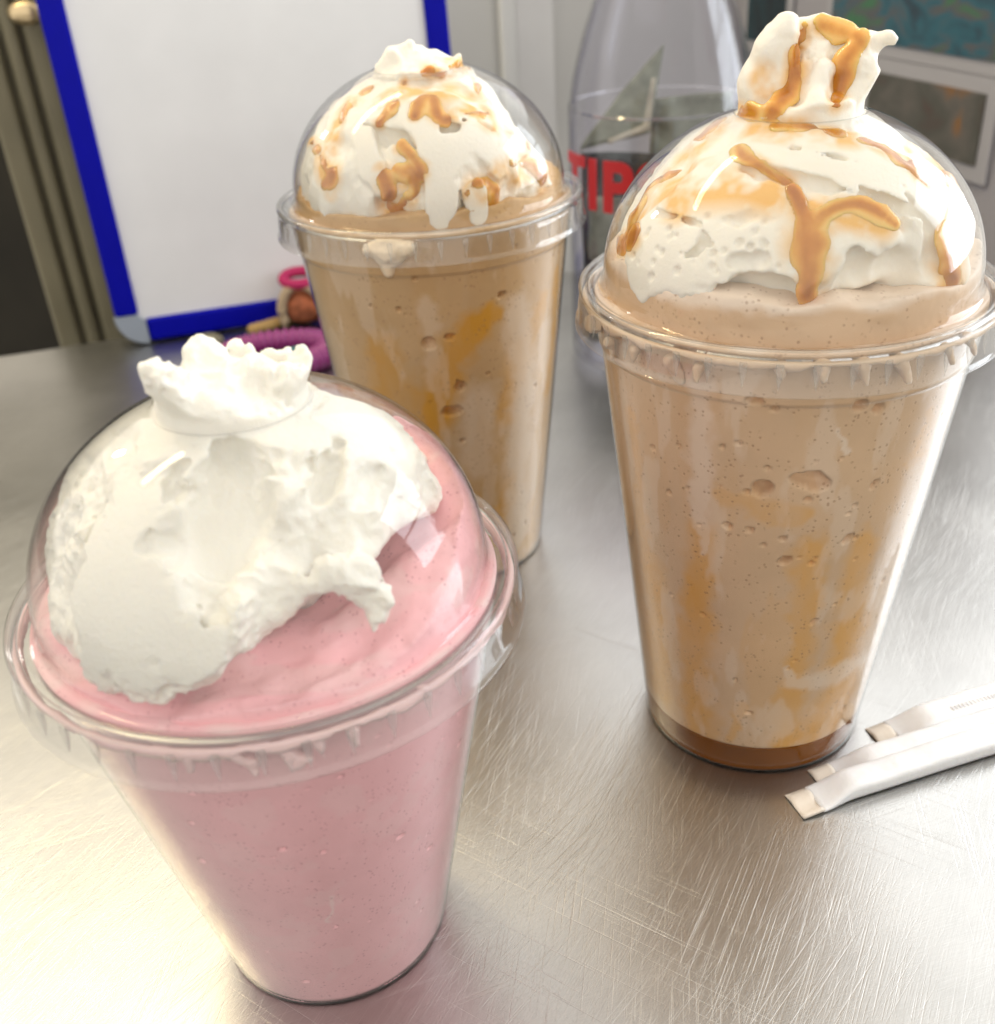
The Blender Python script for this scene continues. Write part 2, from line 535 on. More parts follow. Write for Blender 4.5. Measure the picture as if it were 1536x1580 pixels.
class Grid:
    """signed distance field in mm around a cup axis, origin on the lid flange"""

    def __init__(s, lo, hi, h):
        s.lo = np.array(lo, float)
        s.h = h
        s.n = np.ceil((np.array(hi) - s.lo) / h).astype(int) + 1
        s.v = np.full(s.n, 50.0, np.float32)

    def block(s, c, r):
        a = np.clip(np.floor((np.min(c, 0) - r - s.lo) / s.h).astype(int), 0, s.n - 1)
        b = np.clip(np.ceil((np.max(c, 0) + r - s.lo) / s.h).astype(int) + 1, 1, s.n)
        ax = [s.lo[i] + s.h * np.arange(a[i], b[i]) for i in range(3)]
        X, Y, Z = np.meshgrid(*ax, indexing='ij')
        return (slice(a[0], b[0]), slice(a[1], b[1]), slice(a[2], b[2])), X.astype(np.float32), Y.astype(np.float32), Z.astype(np.float32)

    def union(s, sl, d, k):
        a = s.v[sl]
        if k > 0:
            hh = np.clip(0.5 + 0.5 * (a - d) / k, 0, 1)
            s.v[sl] = a * (1 - hh) + d * hh - k * hh * (1 - hh)
        else:
            s.v[sl] = np.minimum(a, d)

    def subtract(s, sl, d, k):
        a = s.v[sl]
        d = -d
        hh = np.clip(0.5 - 0.5 * (a - d) / k, 0, 1)
        s.v[sl] = a * (1 - hh) + d * hh + k * hh * (1 - hh)

    def ball(s, c, r, k=2.0, sub=False, squash=None):
        c = np.array(c, float)
        sl, X, Y, Z = s.block(c[None], r * 1.0 + k + 5)
        dx, dy, dz = X - c[0], Y - c[1], Z - c[2]
        if squash is not None:           # flattened along a direction
            nrm, q = squash
            t = dx * nrm[0] + dy * nrm[1] + dz * nrm[2]
            d2 = dx * dx + dy * dy + dz * dz - t * t
            d = (np.sqrt(d2 + (t / q) ** 2) - r) * (q if q < 1 else 1)
        else:
            d = np.sqrt(dx * dx + dy * dy + dz * dz) - r
        (s.subtract if sub else s.union)(sl, d, k)

    def cone(s, a, b, ra, rb, k=1.5, sub=False):
        a, b = np.array(a, float), np.array(b, float)
        sl, X, Y, Z = s.block(np.stack([a, b]), max(ra, rb) + k + 5)
        ab = b - a
        L2 = max(1e-6, ab @ ab)
        t = np.clip(((X - a[0]) * ab[0] + (Y - a[1]) * ab[1] + (Z - a[2]) * ab[2]) / L2, 0, 1)
        d = np.sqrt((X - a[0] - t * ab[0]) ** 2 + (Y - a[1] - t * ab[1]) ** 2 + (Z - a[2] - t * ab[2]) ** 2) - (ra + (rb - ra) * t)
        (s.subtract if sub else s.union)(sl, d, k)

    def dome_fill(s, inset, planes, k=2.0):
        """cream packed against the dome, cut back by planes (point, outward normal)"""
        ax = [s.lo[i] + s.h * np.arange(s.n[i]) for i in range(3)]
        X, Y, Z = np.meshgrid(*[a.astype(np.float32) for a in ax], indexing='ij')
        d = np.maximum(dome_sd(X, Y, Z, inset), Z - HOLE_Z)
        for p, n in planes:
            e = (X - p[0]) * n[0] + (Y - p[1]) * n[1] + (Z - p[2]) * n[2]
            hh = np.clip(0.5 - 0.5 * (d - e) / 6.0, 0, 1)
            d = d * (1 - hh) + e * hh + 6.0 * hh * (1 - hh)
        s.union((slice(None),) * 3, d.astype(np.float32), k)

    def rope(s, pts, radii, k=1.5, sub=False):
        for i in range(len(pts) - 1):
            s.cone(pts[i], pts[i + 1], radii[i], radii[i + 1], k, sub)

    def band(s, w):
        m = np.abs(s.v) < w
        idx = np.argwhere(m)
        return m, s.lo + idx * s.h

    def mesh(s):
        V = s.v
        neg = V < 0
        if not neg.any():
            return np.zeros((0, 3)), np.zeros((0, 4), int)
        cnt = np.zeros(tuple(np.array(V.shape) - 1), np.int8)
        sh = V.shape
        corners = [(i, j, k) for i in (0, 1) for j in (0, 1) for k in (0, 1)]

        def sub(A, c):
            return A[c[0]:sh[0] - 1 + c[0], c[1]:sh[1] - 1 + c[1], c[2]:sh[2] - 1 + c[2]]
        for c in corners:
            cnt += sub(neg, c)
        act = (cnt > 0) & (cnt < 8)
        ids = -np.ones(act.shape, np.int64)
        cells = np.argwhere(act)
        ids[act] = np.arange(len(cells))
        acc = np.zeros((len(cells), 3))
        num = np.zeros(len(cells))
        val = {c: V[cells[:, 0] + c[0], cells[:, 1] + c[1], cells[:, 2] + c[2]] for c in corners}
        for c in corners:
            for ax in range(3):
                if c[ax] == 0:
                    d = list(c)
                    d[ax] = 1
                    d = tuple(d)
                    a, b = val[c], val[d]
                    x = (a < 0) != (b < 0)
                    t = np.where(x, a / np.where(x, a - b, 1), 0)
                    p = np.array(c, float)[None].repeat(len(cells), 0)
                    p[:, ax] = t
                    acc += p * x[:, None]
                    num += x
        P = s.lo + (cells + acc / num[:, None]) * s.h
        quads = []
        for ax in range(3):
            o1, o2 = (ax + 1) % 3, (ax + 2) % 3
            a = [slice(1, -1)] * 3
            b = [slice(1, -1)] * 3
            a[ax] = slice(0, -1)
            b[ax] = slice(1, None)
            na, nb = neg[tuple(a)], neg[tuple(b)]
            e = np.argwhere(na != nb)
            if not len(e):
                continue
            sgn = na[tuple(e.T)]
            g = e.copy()
            g[:, o1] += 1
            g[:, o2] += 1

            def cid(d1, d2):
                q = g.copy()
                q[:, o1] -= d1
                q[:, o2] -= d2
                return ids[tuple(q.T)]
            q = np.stack([cid(0, 0), cid(1, 0), cid(1, 1), cid(0, 1)], 1)
            q[~sgn] = q[~sgn][:, ::-1]
            quads.append(q)
        return P, np.concatenate(quads)


# ------------------------------------------------------------------ lid and cup shapes (mm from the flange plane)
DOME_A, DOME_C, DOME_Z0, HOLE_R = 44.6, 37.6, 3.5, 15.0
HOLE_Z = DOME_Z0 + DOME_C * math.sqrt(1 - (HOLE_R / DOME_A) ** 2)


def dome_sd(X, Y, Z, inset):
    r = np.sqrt(X * X + Y * Y)
    a, c = DOME_A - inset, DOME_C - inset
    z = np.maximum(Z - DOME_Z0, 0)
    f = np.sqrt((r / a) ** 2 + (z / c) ** 2) + 1e-6
    g = np.sqrt((r / a ** 2) ** 2 + (z / c ** 2) ** 2) + 1e-6
    sd = np.where(Z > DOME_Z0, (f - 1) * f / g, r - a)
    # above the hole the cream is free to spread
    free = np.maximum(0, Z - (HOLE_Z + 0.3))
    return np.where(Z > HOLE_Z + 0.3, r - (HOLE_R - 1.2) - 0.45 * np.maximum(0, free - 2.0), np.where((Z > HOLE_Z - 1.5) , np.minimum(sd, r - (HOLE_R - 1.2)), sd))


def dome_profile(n=26):
    pts = []
    for t in np.linspace(math.asin(min(1, (HOLE_Z - DOME_Z0) / DOME_C)), 0, n):
        pts.append((DOME_A * math.cos(t), DOME_Z0 + DOME_C * math.sin(t)))
    return pts


class Cup:
    def __init__(s, x, y, hf, rb, ring):
        s.x, s.y, s.hf, s.rb, s.ring = x, y, hf / MM, rb, ring
        s.o = np.array([x, y, hf])
        s.top = 46.9
        s.zr = -13.6                      # stacking ring
        s.cam = (CAM - s.o) / MM

    def outer(s, z):
        """outer wall radius at z (mm from flange)"""
        zb = -s.hf
        z = np.asarray(z, float)
        t = np.clip((z - zb) / (-zb), 0, 1)
        r = s.rb + (s.top - s.rb) * t
        if s.ring:
            r = r + 0.55 * np.clip((z - s.zr) / 0.8 + 0.5, 0, 1)
        r = np.where(z < zb + 1.0, r - 0.35 * np.clip((zb + 1.0 - z) / 1.0, 0, 1) ** 2, r)
        return r

    def lray(s, px, py):
        return s.cam, ray(px, py)

    def wall_hit(s, px, py):
        o, d = s.lray(px, py)
        t = np.arange(100, 480, 0.2)
        P = o + d * t[:, None]
        ins = (np.hypot(P[:, 0], P[:, 1]) < s.outer(P[:, 2]) - 0.4) & (P[:, 2] < 0)
        k = np.argmax(ins)
        return P[k] if ins.any() else None

    def dome_hit(s, px, py, inset=0.6):
        o, d = s.lray(px, py)
        t = np.arange(100, 480, 0.2)
        P = o + d * t[:, None]
        ins = (dome_sd(P[:, 0], P[:, 1], P[:, 2], inset) < 0) & (P[:, 2] > -2) & (P[:, 2] < HOLE_Z)
        if ins.any():
            return P[np.argmax(ins)]
        q = np.argmin(np.where(P[:, 2] > -2, dome_sd(P[:, 0], P[:, 1], P[:, 2], inset), 99))
        return P[q]

    def plane(s, a, b, c, inside):
        """plane through three places on the dome; its normal points away from the place `inside`"""
        A, B, C_, I = [s.dome_hit(*q) for q in (a, b, c, inside)]
        n = np.cross(B - A, C_ - A)
        n /= np.linalg.norm(n)
        if (I - A) @ n > 0:
            n = -n
        return A, n

    def deep(s, px, py, depth):
        p = s.dome_hit(px, py)
        c = np.array([0, 0, 6.0])
        n = (c - p) / np.linalg.norm(c - p)
        return p + n * depth

    def axis_pt(s, px, py, near=0.0):
        """point on the upright plane through the cup axis that faces the camera, moved `near` mm to the camera side"""
        o, d = s.lray(px, py)
        n = np.array([o[0], o[1], 0])
        n /= np.linalg.norm(n)
        t = (near - o @ n) / (d @ n)
        return o + d * t


def build_cup_shell(root, cup):
    hf = cup.hf
    zb = -hf
    prof = []
    # outside from the rolled rim down
    for z in np.concatenate([np.linspace(-1.8, -12.4, 6), np.linspace(-12.8, -14.6, 8), np.linspace(-16, zb + 3, 26)]):
        prof.append((float(cup.outer(z)), z))
    for z in np.linspace(zb + 2.5, zb + 0.4, 6):
        prof.append((float(cup.outer(z)), z))
    rb = float(cup.outer(zb + 0.2))
    prof += [(rb - 0.5, zb + 0.05), (rb - 2.0, zb), (rb - 3.2, zb + 0.05), (rb - 4.5, zb + 0.15), (6, zb + 0.2), (0.05, zb + 0.2)]
    inner = [(0.05, zb + 0.36), (rb - 4.7, zb + 0.34), (rb - 2.0, zb + 0.28), (rb - 0.9, zb + 0.3)]
    for z in np.linspace(zb + 0.45, -1.8, 40):
        inner.append((float(cup.outer(z)) - 0.38, z))
    rim = [(46.9, -1.2), (47.6, -0.8), (48.4, -1.0), (48.7, -1.7), (48.3, -2.3), (47.6, -2.4)]
    V, Fc = lathe(prof + inner + rim, 144, closed=True)
    o = mesh_obj('cup', V * MM, Fc, MAT['pet'], root, loc=(0, 0, cup.hf * MM))
    return o


def build_lid(root, cup, seed, n_lug=42):
    d = dome_profile(30)
    lip = [(HOLE_R - 0.35, HOLE_Z - 0.9), (HOLE_R - 0.5, HOLE_Z - 0.3), (HOLE_R - 0.2, HOLE_Z + 0.15)]
    outer = d + [(44.75, 2.2), (45.1, 1.0), (45.7, 0.25), (46.8, 0.0), (47.4, 0.15), (47.8, 0.55), (48.3, 0.6), (48.7, 0.25)]
    dome = lip + d + outer[len(d):]
    inn = [(r - 0.32, z - 0.22) for r, z in dome[::-1]]
    V, Fc = lathe(dome + inn, 160, closed=True)
    lid = mesh_obj('dome_lid', V * MM, Fc, MAT['pet_lid'], root, loc=(0, 0, cup.hf * MM))
    # snap-on rim: bead, skirt and flared lip
    rimo = [(48.65, 0.1), (48.95, 0.75), (49.5, 1.15), (50.1, 1.15), (50.6, 0.75), (50.8, 0.05), (50.55, -0.75), (50.35, -1.35), (50.6, -2.0),
            (50.9, -4.0), (51.15, -7.2), (51.35, -8.0), (51.75, -8.5), (51.8, -8.9)]
    rimi = [(r - 0.35, z - 0.12) for r, z in rimo[::-1]]
    V, Fc = lathe(rimo + rimi, 160, closed=True)
    mesh_obj('rim', V * MM, Fc, MAT['pet_rim'], lid)
    # moulded snap lugs inside the skirt
    bm = bmesh.new()
    rows = [(-1.9, 0.8, 0.35), (-3.2, 0.85, 1.0), (-4.8, 0.6, 0.9), (-6.4, 0.3, 0.55), (-7.6, 0.08, 0.15)]
    rings = []
    for z, w, dd in rows:
        rings.append([bm.verts.new((-dd * math.sin(t) * MM, w * math.cos(t) * MM, z * MM)) for t in np.linspace(0, math.pi, 7)])
    for a, b in zip(rings[:-1], rings[1:]):
        for i in range(6):
            bm.faces.new((a[i], a[i + 1], b[i + 1], b[i]))
    me = bpy.data.meshes.new('lug')
    bm.normal_update()
    bm.to_mesh(me)
    bm.free()
    me.polygons.foreach_set('use_smooth', [True] * len(me.polygons))
    me.materials.append(MAT['pet_lug'])
    for i in range(n_lug):
        o = bpy.data.objects.new('lug', me)
        COL.objects.link(o)
        o.parent = lid
        a = 2 * math.pi * (i + 0.37 * seed) / n_lug
        r = 50.55 * MM
        o.location = (r * math.cos(a), r * math.sin(a), 0)
        o.rotation_euler = (0, 0, a)
    return lid


def set_attr(o, name, arr):
    at = o.data.attributes.new(name, 'FLOAT', 'POINT')
    at.data.foreach_set('value', np.asarray(arr, np.float32))


def poly_dist(P2, pts, widths):
    """distance in 2-D (metric) to a polyline divided by its local width"""
    best = np.full(len(P2), 99.0)
    for (a, b, wa, wb) in zip(pts[:-1], pts[1:], widths[:-1], widths[1:]):
        ab = b - a
        L2 = max(1e-9, ab @ ab)
        t = np.clip(((P2 - a) @ ab) / L2, 0, 1)
        d = np.linalg.norm(P2 - a - t[:, None] * ab, axis=1) / (wa + (wb - wa) * t)
        best = np.minimum(best, d)
    return best


def build_shake(root, cup, mat, z_floor, topgrid, dents, syrup, cream, seed, rand_streaks=0, name='milkshake'):
    """the drink: a wall sheet pressed against the cup with bubble dents, joined with the mound modelled in the dome"""
    na, nz = 560, 260
    cam_az = math.atan2(cup.cam[1], cup.cam[0])
    zs = np.linspace(z_floor, -1.6, nz)
    az = np.linspace(-math.pi, math.pi, na, endpoint=False) + cam_az
    Z, Az = np.meshgrid(zs, az, indexing='ij')
    R0 = cup.outer(Z) - 0.46
    U = (Az - cam_az) * 38.0             # unrolled metric coordinate
    U = (U / 38.0) * R0
    P2 = np.stack([U.ravel(), Z.ravel()], 1)
    P3 = np.stack([(R0 * np.cos(Az)).ravel(), (R0 * np.sin(Az)).ravel(), Z.ravel()], 1)
    D = np.zeros(len(P2))
    warp = np.stack([fbm(P3, 5.0, 3, seed + 50), fbm(P3, 5.0, 3, seed + 90)], 1)

    def uv(px, py):
        p = cup.wall_hit(px, py)
        if p is None:
            return None
        a = (math.atan2(p[1], p[0]) - cam_az + math.pi) % (2 * math.pi) - math.pi
        return np.array([a * (float(cup.outer(p[2])) - 0.46), p[2]])
    lst = []
    for (px, py, rx, ry, rot, dep) in dents:
        q = uv(px, py)
        if q is not None:
            lst.append((q, rx, ry, rot, dep))
    rg = random.Random(seed)
    for _ in range(90):
        r = 0.25 + 0.5 * rg.random() ** 3
        lst.append((np.array([rg.uniform(-110, 110), rg.uniform(z_floor + 4, -4)]), r, r * rg.uniform(0.7, 1), 0, 0.5 * r + 0.15))
    for q, rx, ry, rot, dep in lst:
        m = (np.abs(P2[:, 0] - q[0]) < 3 * rx + 1) & (np.abs(P2[:, 1] - q[1]) < 3 * rx + 1)
        dd = P2[m] - q + warp[m] * 0.18 * rx
        c, s = math.cos(rot), math.sin(rot)
        e = np.sqrt(((dd[:, 0] * c + dd[:, 1] * s) / rx) ** 2 + ((-dd[:, 0] * s + dd[:, 1] * c) / ry) ** 2)
        D[m] = np.maximum(D[m], 2.6 * dep * np.clip(1.15 - e ** 2, 0, 1) ** 0.38)
    # slow waviness: the drink does not touch the wall everywhere
    D += 0.10 * np.clip(fbm(P3, 9.0, 3, seed + 3), 0, 1)
    sy = np.zeros(len(P2))
    cr = np.zeros(len(P2))
    for tgt, lines in ((sy, syrup), (cr, cream)):
        for pts, ws, amt in lines:
            q = [uv(*p) for p in pts]
            keep = [i for i, k in enumerate(q) if k is not None]
            if len(keep) < 2:
                continue
            e = poly_dist(P2 + warp * 1.7, [q[i] for i in keep], [ws[i] for i in keep])
            np.maximum(tgt, min(1, amt * 1.1) * np.clip(1.6 - e, 0, 1) ** 1.2, out=tgt)
    for _ in range(rand_streaks):        # smears on the far side of the cup
        u = rg.choice((-1, 1)) * rg.uniform(62, 128)
        z0 = rg.uniform(-60, -10)
        pts = [np.array([u + rg.uniform(-3, 3), z0 - 14 * i]) for i in range(5)]
        e = poly_dist(P2 + warp, pts, [rg.uniform(1.5, 4) for _ in pts])
        np.maximum(sy, 0.7 * np.clip(1.5 - e, 0, 1), out=sy)
    sy *= np.clip(0.9 + 0.35 * fbm(P3 * np.array([1, 1, 0.5]), 7, 3, seed + 31), 0, 1.2)
    if rand_streaks:                     # soft marbling of syrup and cream
        low = np.clip((-P3[:, 2] - 20) / 70, 0, 1)
        sy = np.maximum(sy, np.clip((fbm(P3 * np.array([1, 1, 0.22]), 9, 4, seed + 61) - 0.25) * 1.0, 0, 0.22) * (0.25 + 0.75 * low))
        cr = np.maximum(cr, np.clip((fbm(P3 * np.array([1, 1, 0.3]), 7, 4, seed + 71) - 0.28) * 1.0, 0, 0.30))
    else:
        cr = np.maximum(cr, np.clip((fbm(P3, 8, 4, seed + 71) - 0.25) * 0.5, 0, 0.15))
    sy = np.clip(sy, 0, 1)
    R = R0 - D.reshape(Z.shape)
    V = np.stack([R * np.cos(Az), R * np.sin(Az), Z], -1).reshape(-1, 3)
    i, j = np.meshgrid(np.arange(nz - 1), np.arange(na), indexing='ij')
    j2 = (j + 1) % na
    Fc = np.stack([i * na + j, i * na + j2, (i + 1) * na + j2, (i + 1) * na + j], -1).reshape(-1, 4)
    # floor and shoulder rings
    capv = []
    base = len(V)
    for r, z in ((float(cup.outer(z_floor)) - 2.0, z_floor - 0.03), (0.1, z_floor - 0.03)):
        capv.append(np.stack([r * np.cos(az), r * np.sin(az), np.full(na, z)], 1))
    for r, z in ((46.3, -0.9), (44.6, -0.75), (43.4, -0.8)):
        capv.append(np.stack([r * np.cos(az), r * np.sin(az), np.full(na, z)], 1))
    V = np.concatenate([V] + capv)
    jj = np.arange(na)
    j2 = (jj + 1) % na
    top0 = (nz - 1) * na
    def strip(a, b):
        return np.stack([a + jj, a + j2, b + j2, b + jj], 1)
    Fc = np.concatenate([Fc, strip(base, 0), strip(base + na, base), strip(top0, base + 2 * na), strip(base + 2 * na, base + 3 * na), strip(base + 3 * na, base + 4 * na)])
    sy = np.concatenate([sy, np.zeros(5 * na)])
    cr = np.concatenate([cr, np.zeros(2 * na), np.clip(0.35 + 0.5 * fbm(V[-3 * na:], 6, 3, seed + 8), 0, 1)])
    TV, TF, tcr = topgrid
    nb = len(V)
    V = np.concatenate([V, TV])
    Fc = np.concatenate([Fc, TF + nb])
    sy = np.concatenate([sy, np.zeros(len(TV))])
    cr = np.concatenate([cr, tcr])
    o = mesh_obj(name, V * MM, Fc, mat, root, loc=(0, 0, cup.hf * MM))
    set_attr(o, 'syrup', sy)
    set_attr(o, 'cream', cr)
    return o


def mound(cup, hfun, h, seed, crfun, top=30, rough=0.25):
    g = Grid((-46, -46, -4), (46, 46, top), h)
    ax = [g.lo[i] + g.h * np.arange(g.n[i]) for i in range(3)]
    X, Y, Z = np.meshgrid(*[a.astype(np.float32) for a in ax], indexing='ij')
    H = hfun(X[:, :, 0], Y[:, :, 0])
    d = (Z - H[:, :, None]) * 0.8
    d = np.maximum(d, dome_sd(X, Y, Z, 0.75))
    d = np.maximum(d, -2.2 - Z)
    g.v = d.astype(np.float32)
    m, P = g.band(2.0)
    g.v[m] += (rough * fbm(P, 6, 4, seed)).astype(np.float32)
    g.v = np.maximum(g.v, dome_sd(X, Y, Z, 0.55)).astype(np.float32)
    V, Fc = g.mesh()
    return V, Fc, crfun(V)


def finish_cream(g, rough, seed, inset=0.62, wrinkle=1.0):
    m, P = g.band(5.0)
    p2 = P + 1.5 * np.stack([vnoise(P / 6, seed + 1), vnoise(P / 6, seed + 2), vnoise(P / 6, seed + 3)], 1)
    big = fbm(p2, 16.0, 2, seed + 11)
    ridg = 1 - np.abs(fbm(p2 * np.array([1, 1, 0.55]), 9.0, 2, seed + 21)) * 2
    small = 0.5 * fbm(P, 2.2, 3, seed + 31, 0.6) + 0.9 * (np.abs(vnoise(p2 / 2.6, seed + 41)) * 2 - 0.7) + 0.45 * (np.abs(vnoise(p2 / 1.3, seed + 43)) * 2 - 0.7)
    amp = np.clip(0.4 + 0.9 * vnoise(P / 13, seed + 77), 0.30, 1.2)
    g.v[m] += (1.3 * wrinkle * big - 0.8 * wrinkle * ridg + rough * amp * small).astype(np.float32)
    ax = [g.lo[i] + g.h * np.arange(g.n[i]) for i in range(3)]
    X, Y, Z = np.meshgrid(*[a.astype(np.float32) for a in ax], indexing='ij')
    ds = dome_sd(X, Y, Z, inset).astype(np.float32)
    k = 0.5
    a = g.v
    hh = np.clip(0.5 - 0.5 * (a - ds) / k, 0, 1)
    g.v = (a * (1 - hh) + ds * hh + k * hh * (1 - hh)).astype(np.float32)
    return g


def surface_curve(cup, bvh, px_pts, n=10):
    """follow a line drawn over the cream: points where sight lines meet its surface"""
    out = []
    for q in spline(px_pts, n):
        o, d = cup.lray(q[0], q[1])
        hit = bvh.ray_cast(Vector(o), Vector(d))
        if hit[0] is not None:
            nv = np.array(hit[1])
            if nv @ d > 0:
                nv = -nv
            out.append((np.array(hit[0]), nv, q[2]))
    return out


def build_cream(root, cup, g, mat, caramel_lines, seed, stain_amt=1.0):
    V, Fc = g.mesh()
    o = mesh_obj('whipped_cream', V * MM, Fc, mat, root, loc=(0, 0, cup.hf * MM))
    st = np.zeros(len(V))
    if caramel_lines:
        tri = np.concatenate([Fc[:, [0, 1, 2]], Fc[:, [0, 2, 3]]])
        bvh = BVHTree.FromPolygons(V.tolist(), tri.tolist())
        cg = Grid(g.lo, g.lo + (g.n - 1) * g.h, g.h)
        pts_all, solid_pts = [], []
        for line in caramel_lines:
            pts = line['p']
            cs = surface_curve(cup, bvh, pts)
            for k, (p, nv, r) in enumerate(cs):
                pts_all.append((p, r * line.get('halo', 2.0)))
                if line.get('solid', True):
                    solid_pts.append((p, r))
                    cg.ball(p - nv * (r * 0.33 - 0.07), r * 0.92, 0.8, squash=(nv, 0.36))
        m, P = cg.band(3.0)
        cg.v[m] += (0.42 * fbm(P, 6.0, 2, seed + 5)).astype(np.float32)
        ax = [cg.lo[i] + cg.h * np.arange(cg.n[i]) for i in range(3)]
        X, Y, Z = np.meshgrid(*[a.astype(np.float32) for a in ax], indexing='ij')
        cg.v = np.maximum(cg.v, dome_sd(X, Y, Z, 0.42)).astype(np.float32)
        CV, CF = cg.mesh()
        if len(CV):
            co = mesh_obj('caramel_drizzle', CV * MM, CF, MAT['caramel'], o)
            th = np.zeros(len(CV))
            for p, r in solid_pts:
                mk = np.abs(CV[:, 2] - p[2]) < 2 * r + 1
                dd = np.linalg.norm(CV[mk] - p, axis=1)
                th[mk] = np.maximum(th[mk], np.clip(1.0 - 0.75 * dd / (1.3 * r + 0.2), 0, 0.72))
            set_attr(co, 'thickness', th)
        for p, r in pts_all:
            m = np.linalg.norm(V - p, axis=1) < r * 2.5 + 1
            dd = np.linalg.norm(V[m] - p, axis=1)
            st[m] = np.maximum(st[m], np.clip(1.35 - dd / (r + 0.3), 0, 0.9))
        st *= np.clip(0.75 + 0.8 * fbm(V, 5.0, 3, seed + 9), 0, 1.0) * stain_amt
    set_attr(o, 'stain', st)
    return o


def drip(root, cup, mat, px_pts, widths, name='foam_drip', off=1.2):
    """foam squeezed out under the lid, running down the outside of the cup"""
    g = Grid((-54, -54, -26), (54, 54, 3), 0.5)
    P = []
    for (px, py), w in zip(px_pts, widths):
        o, d = cup.lray(px, py)
        t = np.arange(100, 480, 0.2)
        Q = o + d * t[:, None]
        rr = np.where(Q[:, 2] > -8.5, 49.3, cup.outer(Q[:, 2]) + off * 0.4)
        ins = np.hypot(Q[:, 0], Q[:, 1]) < rr
        q = Q[np.argmax(ins)]
        q[:2] *= 1 - max(0, w - 0.5) / np.hypot(q[0], q[1])
        P.append(q)
    for a, b, wa, wb in zip(P[:-1], P[1:], widths[:-1], widths[1:]):
        g.cone(a, b, wa, wb, 0.6)
    ax = [g.lo[i] + g.h * np.arange(g.n[i]) for i in range(3)]
    X, Y, Z = np.meshgrid(*[a.astype(np.float32) for a in ax], indexing='ij')
    rr = np.sqrt(X * X + Y * Y)
    lim = np.where(Z > -8.8, 49.75, cup.outer(Z) + 1.0)
    m, Q = g.band(3.0)
    g.v[m] += (0.5 * fbm(Q, 3.0, 3, int(abs(px_pts[0][0])))).astype(np.float32)
    g.v = np.maximum(g.v, rr - lim).astype(np.float32)
    g.v = np.maximum(g.v, Z + 1.6).astype(np.float32)
    V, Fc = g.mesh()
    if len(V):
        return mesh_obj(name, V * MM, Fc, mat, root, loc=(0, 0, cup.hf * MM))


def foam_ring(root, cup, mat, seed, hang):
    """foam squeezed between the cup rim and the lid skirt"""
    V, Fc = lathe([(48.9, -1.7), (49.6, -1.9), (49.8, -2.6), (49.5, -3.3), (48.6, -3.5), (47.8, -2.9)], 300, closed=True)
    V[:, 2] -= np.where(V[:, 2] < -2.5, np.clip(hang * fbm(V, 5, 3, seed), -0.7, 1.6 * hang), 0)
    mesh_obj('foam_ring', V * MM, Fc, mat, root, loc=(0, 0, cup.hf * MM))


# ------------------------------------------------------------------ the setting
YAW = math.radians(16.0)
U_ = np.array([math.cos(YAW), math.sin(YAW), 0])
V_ = np.array([-math.sin(YAW), math.cos(YAW), 0])


def uvw(u, v, z):
    return Vector(U_ * u + V_ * v + np.array([0, 0, z]))


def slab(name, u0, u1, v0, v1, z0, z1, mat, bevel=0.0, parent=None):
    bm = box_bm(u1 - u0, v1 - v0, z1 - z0, bevel, 3, ((u0 + u1) / 2, (v0 + v1) / 2, (z0 + z1) / 2))
    bmesh.ops.rotate(bm, verts=bm.verts, cent=(0, 0, 0), matrix=Matrix.Rotation(YAW, 3, 'Z'))
    return bm_obj(name, bm, mat, parent, smooth=False)


tag(slab('counter', -0.85, 0.458, -0.35, 0.657, -0.04, 0.0, MAT['steel'], 0.002), kind='structure')
wall_v = 0.86
tag(slab('back_wall', -0.02, 0.9, wall_v, wall_v + 0.05, -0.9, 0.32, MAT['wall']), kind='structure')
tag(slab('doorway_back', -1.6, 0.02, 1.15, 1.20, -0.9, 0.20, MAT['dark']), kind='structure')
tag(slab('floor', -1.6, 1.2, -0.8, 1.2, -0.95, -0.9, MAT['dark']), kind='structure')
# wall on the right, running towards the camera
sw = slab('side_wall', 0.46, 0.50, 0.50, wall_v, -0.9, 0.32, MAT['side_wall'])
tag(sw, kind='structure')

wall_p, wall_n = np.array(uvw(0, wall_v, 0)), V_


def wall_uz(px, py, v=wall_v):
    p = on_plane(px, py, np.array(uvw(0, v, 0)), V_)
    return p @ U_, p[2]


# white pipe / trim on the back wall
ua, _ = wall_uz(768, 60)
ub, _ = wall_uz(792, 60)
trim = empty('wall_trim', uvw(0, 0, 0))
tag(trim, 'white upright trim strip with a flat pale board on the grey wall', 'wall trim')
slab('bead_strip', ua, ub, wall_v - 0.012, wall_v - 0.002, -0.25, 0.319, MAT['trim_white'], 0.003, trim)
uc, _ = wall_uz(852, 60)
slab('flat_board', ub + 0.001, uc, wall_v - 0.006, wall_v - 0.001, -0.25, 0.319, MAT['board'], 0.001, trim)

# olive door casing behind the whiteboard
cas = empty('door_casing', uvw(0, 0, 0))
tag(cas, 'olive painted fluted door casing behind the blue framed whiteboard', 'door casing')
cv = 0.73
u0, _ = wall_uz(86, 500, cv)
u1, _ = wall_uz(190, 500, cv)
w = (u1 - u0)
slab('back_board', u0, u1 + 0.06, cv, cv + 0.03, -0.9, 0.30, MAT['olive'], 0.002, cas)
for k, (a, b) in enumerate(((0.0, 0.34), (0.42, 0.62), (0.70, 1.0))):
    slab('flute', u0 + w * a, u0 + w * b, cv - 0.012, cv - 0.001, -0.9, 0.30, MAT['olive'], 0.0045, cas)
ud, zd_ = wall_uz(8, 60, cv)
door = slab('door', u0 - 0.42, u0 - 0.012, cv + 0.04, cv + 0.075, 0.115, 0.30, MAT['olive'], 0.004)
tag(door, 'olive panel hanging in the dark doorway beside the casing', 'door panel')
uk, zk = wall_uz(38, 20, cv - 0.03)
bm = bmesh.new()
